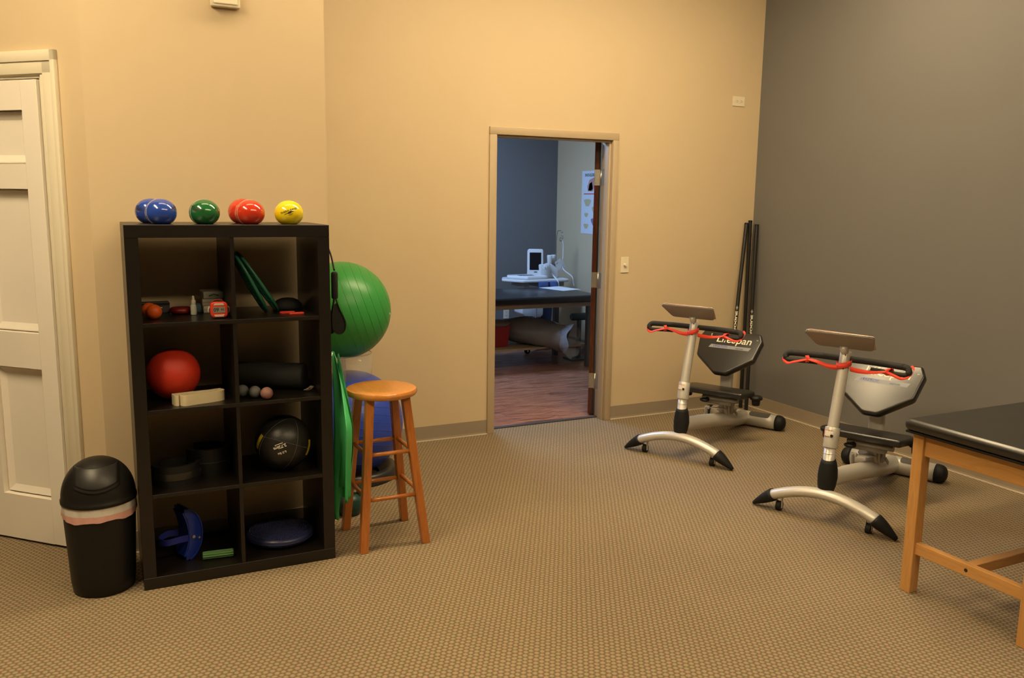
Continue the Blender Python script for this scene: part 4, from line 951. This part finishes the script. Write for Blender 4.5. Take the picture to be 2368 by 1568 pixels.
# ---------------------------------------------------------------- wall plates
Mplate = mat('ivory_plate', (.74, .66, .50), .4, var=.02)
t = thing('light_switch', 'ivory dimmer switch plate right of the doorway', 'switch', (3.4715, YB, 1.15))
b = NB(); box(b, (0, -.003, 0), (.070, .006, .114), .0025); obj('plate', b, Mplate, t)
b = NB(); lathe(b, [(.011, 0), (.010, .014), (.008, .016), (0, .016)], 20, (0, -.006, 0), Matrix.Rotation(PI/2, 3, 'X')); obj('dimmer_knob', b, Mplate, t, autosmooth=40)
def outlet(name, label, loc, wz, horiz=False):
    t = thing(name, label, 'outlet', loc, wz)
    sw, sh = (.114, .072) if horiz else (.072, .114)
    b = NB(); box(b, (0, -.003, 0), (sw, .006, sh), .0025); obj('plate', b, Mplate, t)
    for s in (-1, 1):
        c = V((s*.02, 0, 0)) if horiz else V((0, 0, s*.02))
        b = NB(); slab(b, fillet([(-.015, -.013), (.015, -.013), (.015, .013), (-.015, .013)], .008, 4), .002, (V((0, -.006, 0))+c, V((1, 0, 0)), V((0, 0, 1)), V((0, -1, 0)))); so = obj('socket', b, Mplate, t)
        b = NB()
        for k in (-1, 1): box(b, c+V((k*.006 if not horiz else 0.0, -.0083, .003 if not horiz else k*.006)), (.0022, .001, .008) if not horiz else (.008, .001, .0022))
        lathe(b, [(.0025, 0), (.0025, .0008), (0, .0008)], 8, c+V((0 if not horiz else .008, -.008, -.007 if not horiz else 0)), Matrix.Rotation(PI/2, 3, 'X')); obj('slots', b, mat('slot_dark', (.08, .06, .04), .6), so)
outlet('wall_outlet', 'ivory outlet mounted sideways high on the tan wall', (4.446, YB, 2.365), 0, True)
outlet('wall_outlet', 'ivory outlet low on the tan wall behind the machine pad', (4.302, YB, .402), 0)
outlet('wall_outlet', 'white outlet on the blue gray wall of the far room', (4.165, FY, .335), 0)
t = thing('thermostat', 'ivory thermostat cover high on the wall above the shelf unit', 'thermostat', (.573, YL, 2.405))
b = NB(); bx(b, -.061, .061, -.030, 0, 0, .125, .006); obj('cover', b, Mplate, t, autosmooth=40)
b = NB(); bx(b, -.030, .034, -.0312, -.029, .024, .031); obj('slot', b, mat('slot_brown', (.20, .13, .09), .6), t)
b = NB(); bx(b, -.05, .05, -.033, -.030, .012, .115, .003); obj('front_plate', b, Mplate, t)

# ---------------------------------------------------------------- far room furniture
def far_table():
    X0, X1, Y0, Y1 = 2.45, 4.40, 6.97, 7.80
    t = thing('treatment_table', 'black padded treatment table in the far room', 'table', ((X0+X1)/2, (Y0+Y1)/2, 0)); hx, hy = (X1-X0)/2, (Y1-Y0)/2
    Mw = wood('pale_wood', (.22, .16, .10), (.30, .22, .14), 'X', 6, .45, .2)
    b = NB(); slab(b, fillet([(-hx, -hy), (hx, -hy), (hx, hy), (-hx, hy)], .04, 5), .068, (V((0, 0, .645)), V((1, 0, 0)), V((0, 1, 0)), V((0, 0, 1))), .02, 5); obj('padded_top', b, M_vinyl, t, autosmooth=60)
    b = NB(); bx(b, -hx+.02, hx-.02, -hy+.03, hy-.03, .605, .645); obj('frame', b, Mw, t)
    for x in (-hx+.04, hx-.11):
        for y in (-hy+.06, hy-.11):
            b = NB(); bx(b, x, x+.05, y, y+.05, 0, .605, .002); obj('leg', b, mat('dark_gray_metal', (.10, .10, .10), .5), t)
    b = NB(); bx(b, -hx+.04, hx-.06, -hy+.12, hy-.12, .195, .215, .002); obj('lower_shelf', b, Mw, t)
far_table()
t = thing('paper_sheet', 'white paper sheet lying on the black far table', 'paper', (4.30, 7.60, .7135), .2)
b = NB(); slab(b, [(-.13, -.19), (.13, -.17), (.13, .19), (-.14, .18)], .001, (V((0, 0, 0)), V((1, 0, 0)), V((0, 1, 0)), V((0, 0, 1)))); obj('sheet', b, mat('paper', (.78, .78, .78), .6), t)
t = thing('waste_bin', 'dark red plastic bin on the lower table shelf', 'bin', (3.46, 7.30, .215))
b = NB(); lathe(b, [(0, 0), (.066, 0), (.07, .004), (.088, .20), (.090, .205), (.086, .205), (.066, .01), (0, .008)], 4, sx=1.3, sy=1.3, M=Matrix.Rotation(PI/4, 3, 'Z')); obj('bin_body', b, mat('red_bin', (.25, .012, .012), .4), t)
b = NB(); lathe(b, [(.105, .200), (.11, .225), (.07, .25), (.0, .255)], 20); obj('bin_liner', b, mat('brownish_liner', (.14, .10, .09), .4, alpha=.8, bump=.6, bscale=40), t, smooth=True)
# tied bag of equipment
t = thing('plastic_bag', 'gray clear plastic bag with its open end drooping off the shelf', 'bag', (3.80, 7.30, .217), math.radians(-46))
b = NB(); n = 36; R = []; per = lambda j, k, p=0: math.sin(2*PI*j/n*k+p)
for i in range(19):
    s = i/18; x = -.37+.72*s; r = .165*math.sin(PI*min(.62, .07+s*.72))**.6; zc = .130-.055*max(0, s-.5)/.5
    R.append([b.verts.new((x+.012*per(j, 5, i), r*1.1*math.cos(2*PI*j/n)*(1+.03*per(j, 7, 2*i)), max(zc+r*.85*math.sin(2*PI*j/n)*(1+.04*per(j, 5, i)), .002 if s < .82 else .002-.10*(s-.82)/.18))) for j in range(n)])
for a_, b_ in zip(R, R[1:]):
    for j in range(n): b.faces.new((a_[j], a_[(j+1) % n], b_[(j+1) % n], b_[j]))
b.faces.new(R[0][::-1]); mouth = [v.co.copy() for v in R[-1]]; obj('bag', b, mat('gray_plastic_film', (.16, .14, .135), .26, var=.15, scale=14, bump=.7, bscale=18), t, smooth=True)
b = NB(); Q = [[b.verts.new(p) for p in mouth]]; mc = sum(mouth, V((0, 0, 0)))/n
for k in (1, 2, 3): Q.append([b.verts.new(mc+(p-mc)*(1+.10*k+.03*per(j, 4, k))+V((.030*k+.010*per(j, 6, 1), 0, -.010*k))) for j, p in enumerate(mouth)])
for a_, b_ in zip(Q, Q[1:]):
    for j in range(n): b.faces.new((a_[j], a_[(j+1) % n], b_[(j+1) % n], b_[j]))
obj('bag_mouth', b, mat('clear_film', (.34, .34, .36), .2, var=.1, alpha=.5, bump=.5, bscale=25), t, smooth=True)
b = NB(); bx(b, .20, .33, -.08, .08, .004, .10, .012); obj('box_inside', b, mat('tan_content', (.36, .26, .20), .6), t)
b = NB(); bx(b, .18, .31, -.075, .05, .10, .17, .02); obj('dark_content', b, mat('dark_content', (.04, .04, .045), .5), t)
t = thing('bolster', 'slate blue bolster cushion end behind the open door', 'bolster', (4.42, 7.42, .40))
b = NB(); tube(b, [(-.09, 0, .04), (-.08, 0, .04), (.25, 0, .04)], [.030, .038, .038], 20); obj('cushion', b, mat('slate_vinyl', (.055, .085, .11), .4), t, autosmooth=50)
b = NB(); bx(b, -.01, .02, -.02, .02, -.40, .01); obj('stand_post', b, bpy.data.materials['dark_gray_metal'], t)
b = NB(); bx(b, -.12, .2, -.10, .10, -.40, -.385); obj('stand_foot', b, bpy.data.materials['dark_gray_metal'], t)

def ultrasound_cart():
    t = thing('equipment_cart', 'white and blue rolling equipment cart', 'cart', (4.25, 8.05, 0), 0)
    Mwp = mat('white_plastic', (.66, .66, .66), .35, var=.02); Mbl = mat('cart_blue', (.035, .07, .20), .4); Mgr = mat('cart_gray', (.28, .28, .28), .5)
    b = NB(); P = fillet([(-.40, .02), (-.26, -.20), (.30, -.20), (.34, .10), (.30, .22), (-.30, .22)], .05, 5)
    slab(b, P, .030, (V((0, 0, .755)), V((1, 0, 0)), V((0, 1, 0)), V((0, 0, 1))), .010, 3); obj('tray', b, Mwp, t, autosmooth=50)
    b = NB(); bx(b, -.22, -.16, -.15, .15, .705, .755); bx(b, -.05, .0, -.15, .15, .705, .755); bx(b, .2, .26, -.15, .15, .705, .755); obj('tray_bracket', b, Mgr, t)
    for x, w_ in ((-.028, .10), (.095, .08)):
        b = NB(); bx(b, x-w_/2, x+w_/2, -.245, -.20, .695, .765, .006); obj('cup_holder', b, mat('holder_blue', (.06, .10, .26), .45), t, autosmooth=40)
    b = NB(); slab(b, fillet([(.03, .12), (.16, .12), (.20, .75), (.07, .75)], .01, 3), .13, (V((0, .08, 0)), V((1, 0, 0)), V((0, 0, 1)), V((0, -1, 0))), .01, 2); obj('column', b, Mbl, t, autosmooth=40)
    b = NB(); bx(b, .17, .262, -.04, .06, .25, .60, .004); obj('side_panel', b, Mwp, t)
    b = NB(); slab(b, fillet([(-.22, .52), (-.22, .42), (-.16, .375), (.0, .375), (.03, .40), (.03, .52)], .03, 4), .20, (V((0, .08, 0)), V((1, 0, 0)), V((0, 0, 1)), V((0, -1, 0))), .008, 2); obj('storage_bin', b, Mwp, t, autosmooth=40)
    b = NB(); bx(b, -.06, -.055, -.125, -.119, .38, .52); obj('bin_seam', b, Mgr, t)
    b = NB()
    for x, y in ((-.18, -.17), (.24, -.17), (-.18, .20), (.24, .20)): box(b, ((x+.03)/2+.015, y/2+.01, .075), (abs(x-.03)+.05, .05, .04), .008, M=Matrix.Rotation(math.atan2(y-.0, x-.03), 3, 'Z'))
    obj('base', b, Mgr, t, autosmooth=40)
    for x, y in ((-.18, -.17), (.24, -.17), (-.18, .20), (.24, .20)):
        b = NB(); cyl(b, (x, y-.012, .03), (x, y+.012, .03), .03, n=18); cyl(b, (x, y-.016, .03), (x, y+.016, .03), .014, n=12); c = obj('caster', b, M_rubber, t, autosmooth=40)
        b = NB(); cyl(b, (x, y-.0175, .03), (x, y+.0175, .03), .011, n=12); obj('hub', b, Mwp, c, autosmooth=40)
    # therapy unit on the tray: keyboard deck, monitor, probes
    u = thing('ultrasound_unit', 'white ultrasound therapy unit with a dark screen', 'medical device', (4.25, 8.05, .785))
    b = NB(); slab(b, fillet([(-.36, -.02), (-.19, -.17), (.06, -.15), (.08, .05), (-.05, .12), (-.30, .10)], .025, 4), .035, (V((0, 0, 0)), V((1, 0, 0)), V((0, 1, 0)), V((0, 0, 1))), .012, 3); obj('keyboard_deck', b, Mwp, u, autosmooth=50)
    b = NB()
    for i in range(5):
        for j in range(4): bx(b, -.24+i*.036+j*.006, -.215+i*.036+j*.006, -.10+j*.030, -.080+j*.030, .0345, .038)
    obj('keys', b, mat('key_gray', (.18, .19, .21), .5), u)
    M = Matrix.Rotation(math.radians(-10), 3, 'X'); Rz = Matrix.Rotation(math.radians(-24), 3, 'Z'); RM = Rz @ M
    fr = (V((-.02, -.02, .0)), RM @ V((1, 0, 0)), RM @ V((0, 0, 1)), RM @ V((0, -1, 0)))
    b = NB(); slab(b, fillet([(-.085, .02), (.085, .02), (.085, .315), (-.085, .315)], .025, 5), .11, (fr[0]-fr[3]*.11, fr[1], fr[2], fr[3]), .012, 3); mo = obj('monitor', b, Mwp, u, autosmooth=50)
    b = NB(); slab(b, [(-.062, .088), (.062, .088), (.062, .275), (-.062, .275)], .002, (fr[0]+fr[3]*.0005, fr[1], fr[2], fr[3])); obj('screen', b, M_blackgl, mo)
    b = NB(); slab(b, [(-.015, .06), (.018, .06), (.018, .070), (-.015, .070)], .001, (fr[0]+fr[3]*.0005, fr[1], fr[2], fr[3])); obj('badge', b, M_ink, mo)
    b = NB(); slab(b, fillet([(.02, 0), (.24, 0), (.235, .10), (.16, .15), (.02, .15)], .02, 4), .14, (V((0, .08, 0)), V((1, 0, 0)), V((0, 0, 1)), V((0, -1, 0))), .012, 3); obj('rear_housing', b, Mwp, u, autosmooth=50)
    b = NB(); cyl(b, (.10, -.075, .14), (.03, -.13, .125), .026); cyl(b, (.03, -.13, .125), (.01, -.145, .12), .016); cyl(b, (.055, -.11, .13), (.048, -.116, .1285), .032); cyl(b, (.08, -.09, .135), (.073, -.096, .1335), .032); obj('probe_holder', b, Mwp, u, autosmooth=40)
    for x, y in ((.145, -.03), (.215, .02)):
        b = NB(); lathe(b, [(0, .14), (.018, .14), (.026, .165), (.028, .215), (.030, .235), (.026, .245), (0, .246)], 20, (x, y, 0)); obj('probe', b, Mwp, u, smooth=True)
    b = NB(); tube(b, cat_pts([(.145, -.05, .15), (.152, -.08, .05), (.15, -.21, -.02), (.15, -.23, -.10)], 6), .008, 10); obj('probe_cable', b, Mwp, u, smooth=True)
    # hook pole with hanging cable, cards
    p = thing('hook_pole', 'thin bent wire hook pole with a white hanging cable', 'pole', (4.49, 8.03, .785))
    b = NB(); tube(b, cat_pts([(-.01, 0, 0), (-.012, 0, .30), (-.010, 0, .42), (.0, 0, .49), (.008, 0, .505), (.05, 0, .50)], 6), .0025, 8); obj('wire', b, mat('dark_wire', (.04, .04, .04), .4, .6), p, smooth=True)
    b = NB(); lathe(b, sphere_prof(.012, 10), 14, (.052, 0, .49)); tube(b, [(.05+.022*math.cos(2*PI*i/16), 0, .425+.028*math.sin(2*PI*i/16)) for i in range(16)], .004, 8, closed=True); tube(b, [(.05+.018*math.cos(2*PI*i/16), .01, .41+.02*math.sin(2*PI*i/16)) for i in range(16)], .004, 8, closed=True); obj('clip', b, M_steel, p, smooth=True)
    b = NB(); tube(b, cat_pts([(.06, 0, .40), (.068, -.01, .36), (.068, -.01, .24), (.060, -.03, .10), (.062, -.22, .03), (.075, -.23, -.03), (.082, -.235, -.07)], 6), .006, 10); obj('cable', b, Mwp, p, smooth=True)
    for dx, dz, a, lab in ((.045, 0, 0, 'white card tilted like a diamond on the pole'), (.085, -.015, .5, 'second pale card behind the white diamond card')):
        k = thing('info_card', lab, 'card', (4.44+dx, 7.985+dx*.3, .905+dz), 0)
        b = NB(); slab(b, [(-.005, -.055), (.065, .01), (.03, .09), (-.045, .05)] if a == 0 else [(0, -.05), (.07, .02), (.03, .10), (-.03, .05)], .0012, (V((0, 0, 0)), V((1, .2, 0)).normalized(), V((0, 0, 1)), V((0, -1, 0)))); obj('card', b, mat('white_card', (.76, .78, .80), .5), k)
        if a == 0:
            b = NB(); slab(b, [(-.022, .028), (-.018, .025), (-.003, .043), (-.007, .046)], .0005, (V((0, -.0013, 0)), V((1, .2, 0)).normalized(), V((0, 0, 1)), V((0, -1, 0)))); obj('print_line', b, M_ink, k)
ultrasound_cart()
# anatomy poster on the far right wall
t = thing('wall_poster', 'white anatomy poster with red line and shoulder drawings', 'poster', (FX, 7.72, 1.26))
FP = lambda off: (V((-off, 0, 0)), V((0, -1, 0)), V((0, 0, 1)), V((-1, 0, 0)))      # u runs towards the doorway
b = NB(); slab(b, [(-.325, 0), (.30, 0), (.30, .665), (-.325, .665)], .002, FP(0.001)); ps = obj('sheet', b, mat('poster_paper', (.70, .74, .80), .35), t)
def pshape(pts, c, name='print'):
    b = NB(); b.faces.new([b.verts.new(FP(.0032)[0]+V((0, -1, 0))*x+V((0, 0, 1))*y) for x, y in pts]); obj(name, b, c, ps)
Mflesh, Mpink = mat('flesh_print', (.50, .28, .24), .6, var=.25, scale=60), mat('muscle_print', (.36, .15, .14), .6, var=.3, scale=80); Mbone = mat('bone_print', (.55, .47, .28), .6, var=.2, scale=60); Mviolet = mat('violet_print', (.22, .20, .32), .6)
pshape([(-.28, .418), (.30, .418), (.30, .428), (-.28, .428)], M_labelred, 'red_line')
b = text_bm('SHOULDER AND ELBOW', .042, bold=.001, align='LEFT'); on_frame(b, (V((-.0032, .265, .62)), V((0, -1, 0)), V((0, 0, 1)), V((-1, 0, 0)))); obj('lettering', b, M_ink, ps)
pshape([(-.20, .45), (-.21, .50), (-.17, .57), (-.06, .60), (.20, .60), (.24, .5), (.20, .45), (.10, .5), (.0, .47), (-.05, .53), (-.1, .45)], Mflesh); pshape([(-.19, .46), (-.17, .53), (-.12, .55), (-.10, .48), (-.13, .455)], Mpink); pshape([(-.03, .5), (-.01, .57), (.05, .58), (.03, .5)], Mpink)
for x, y, s, mm in ((-.2, .33, .05, Mbone), (-.22, .20, .028, Mbone), (-.03, .25, .055, Mbone), (-.22, .08, .035, Mbone), (-.05, .13, .05, Mviolet), (.12, .33, .05, Mbone), (.12, .2, .05, Mpink)):
    pshape([(x+s*1.3*math.cos(a)*(1+.3*math.sin(3*a)), y+s*math.sin(a)*(1+.25*math.cos(2*a))) for a in [2*PI*i/14 for i in range(14)]], mm)
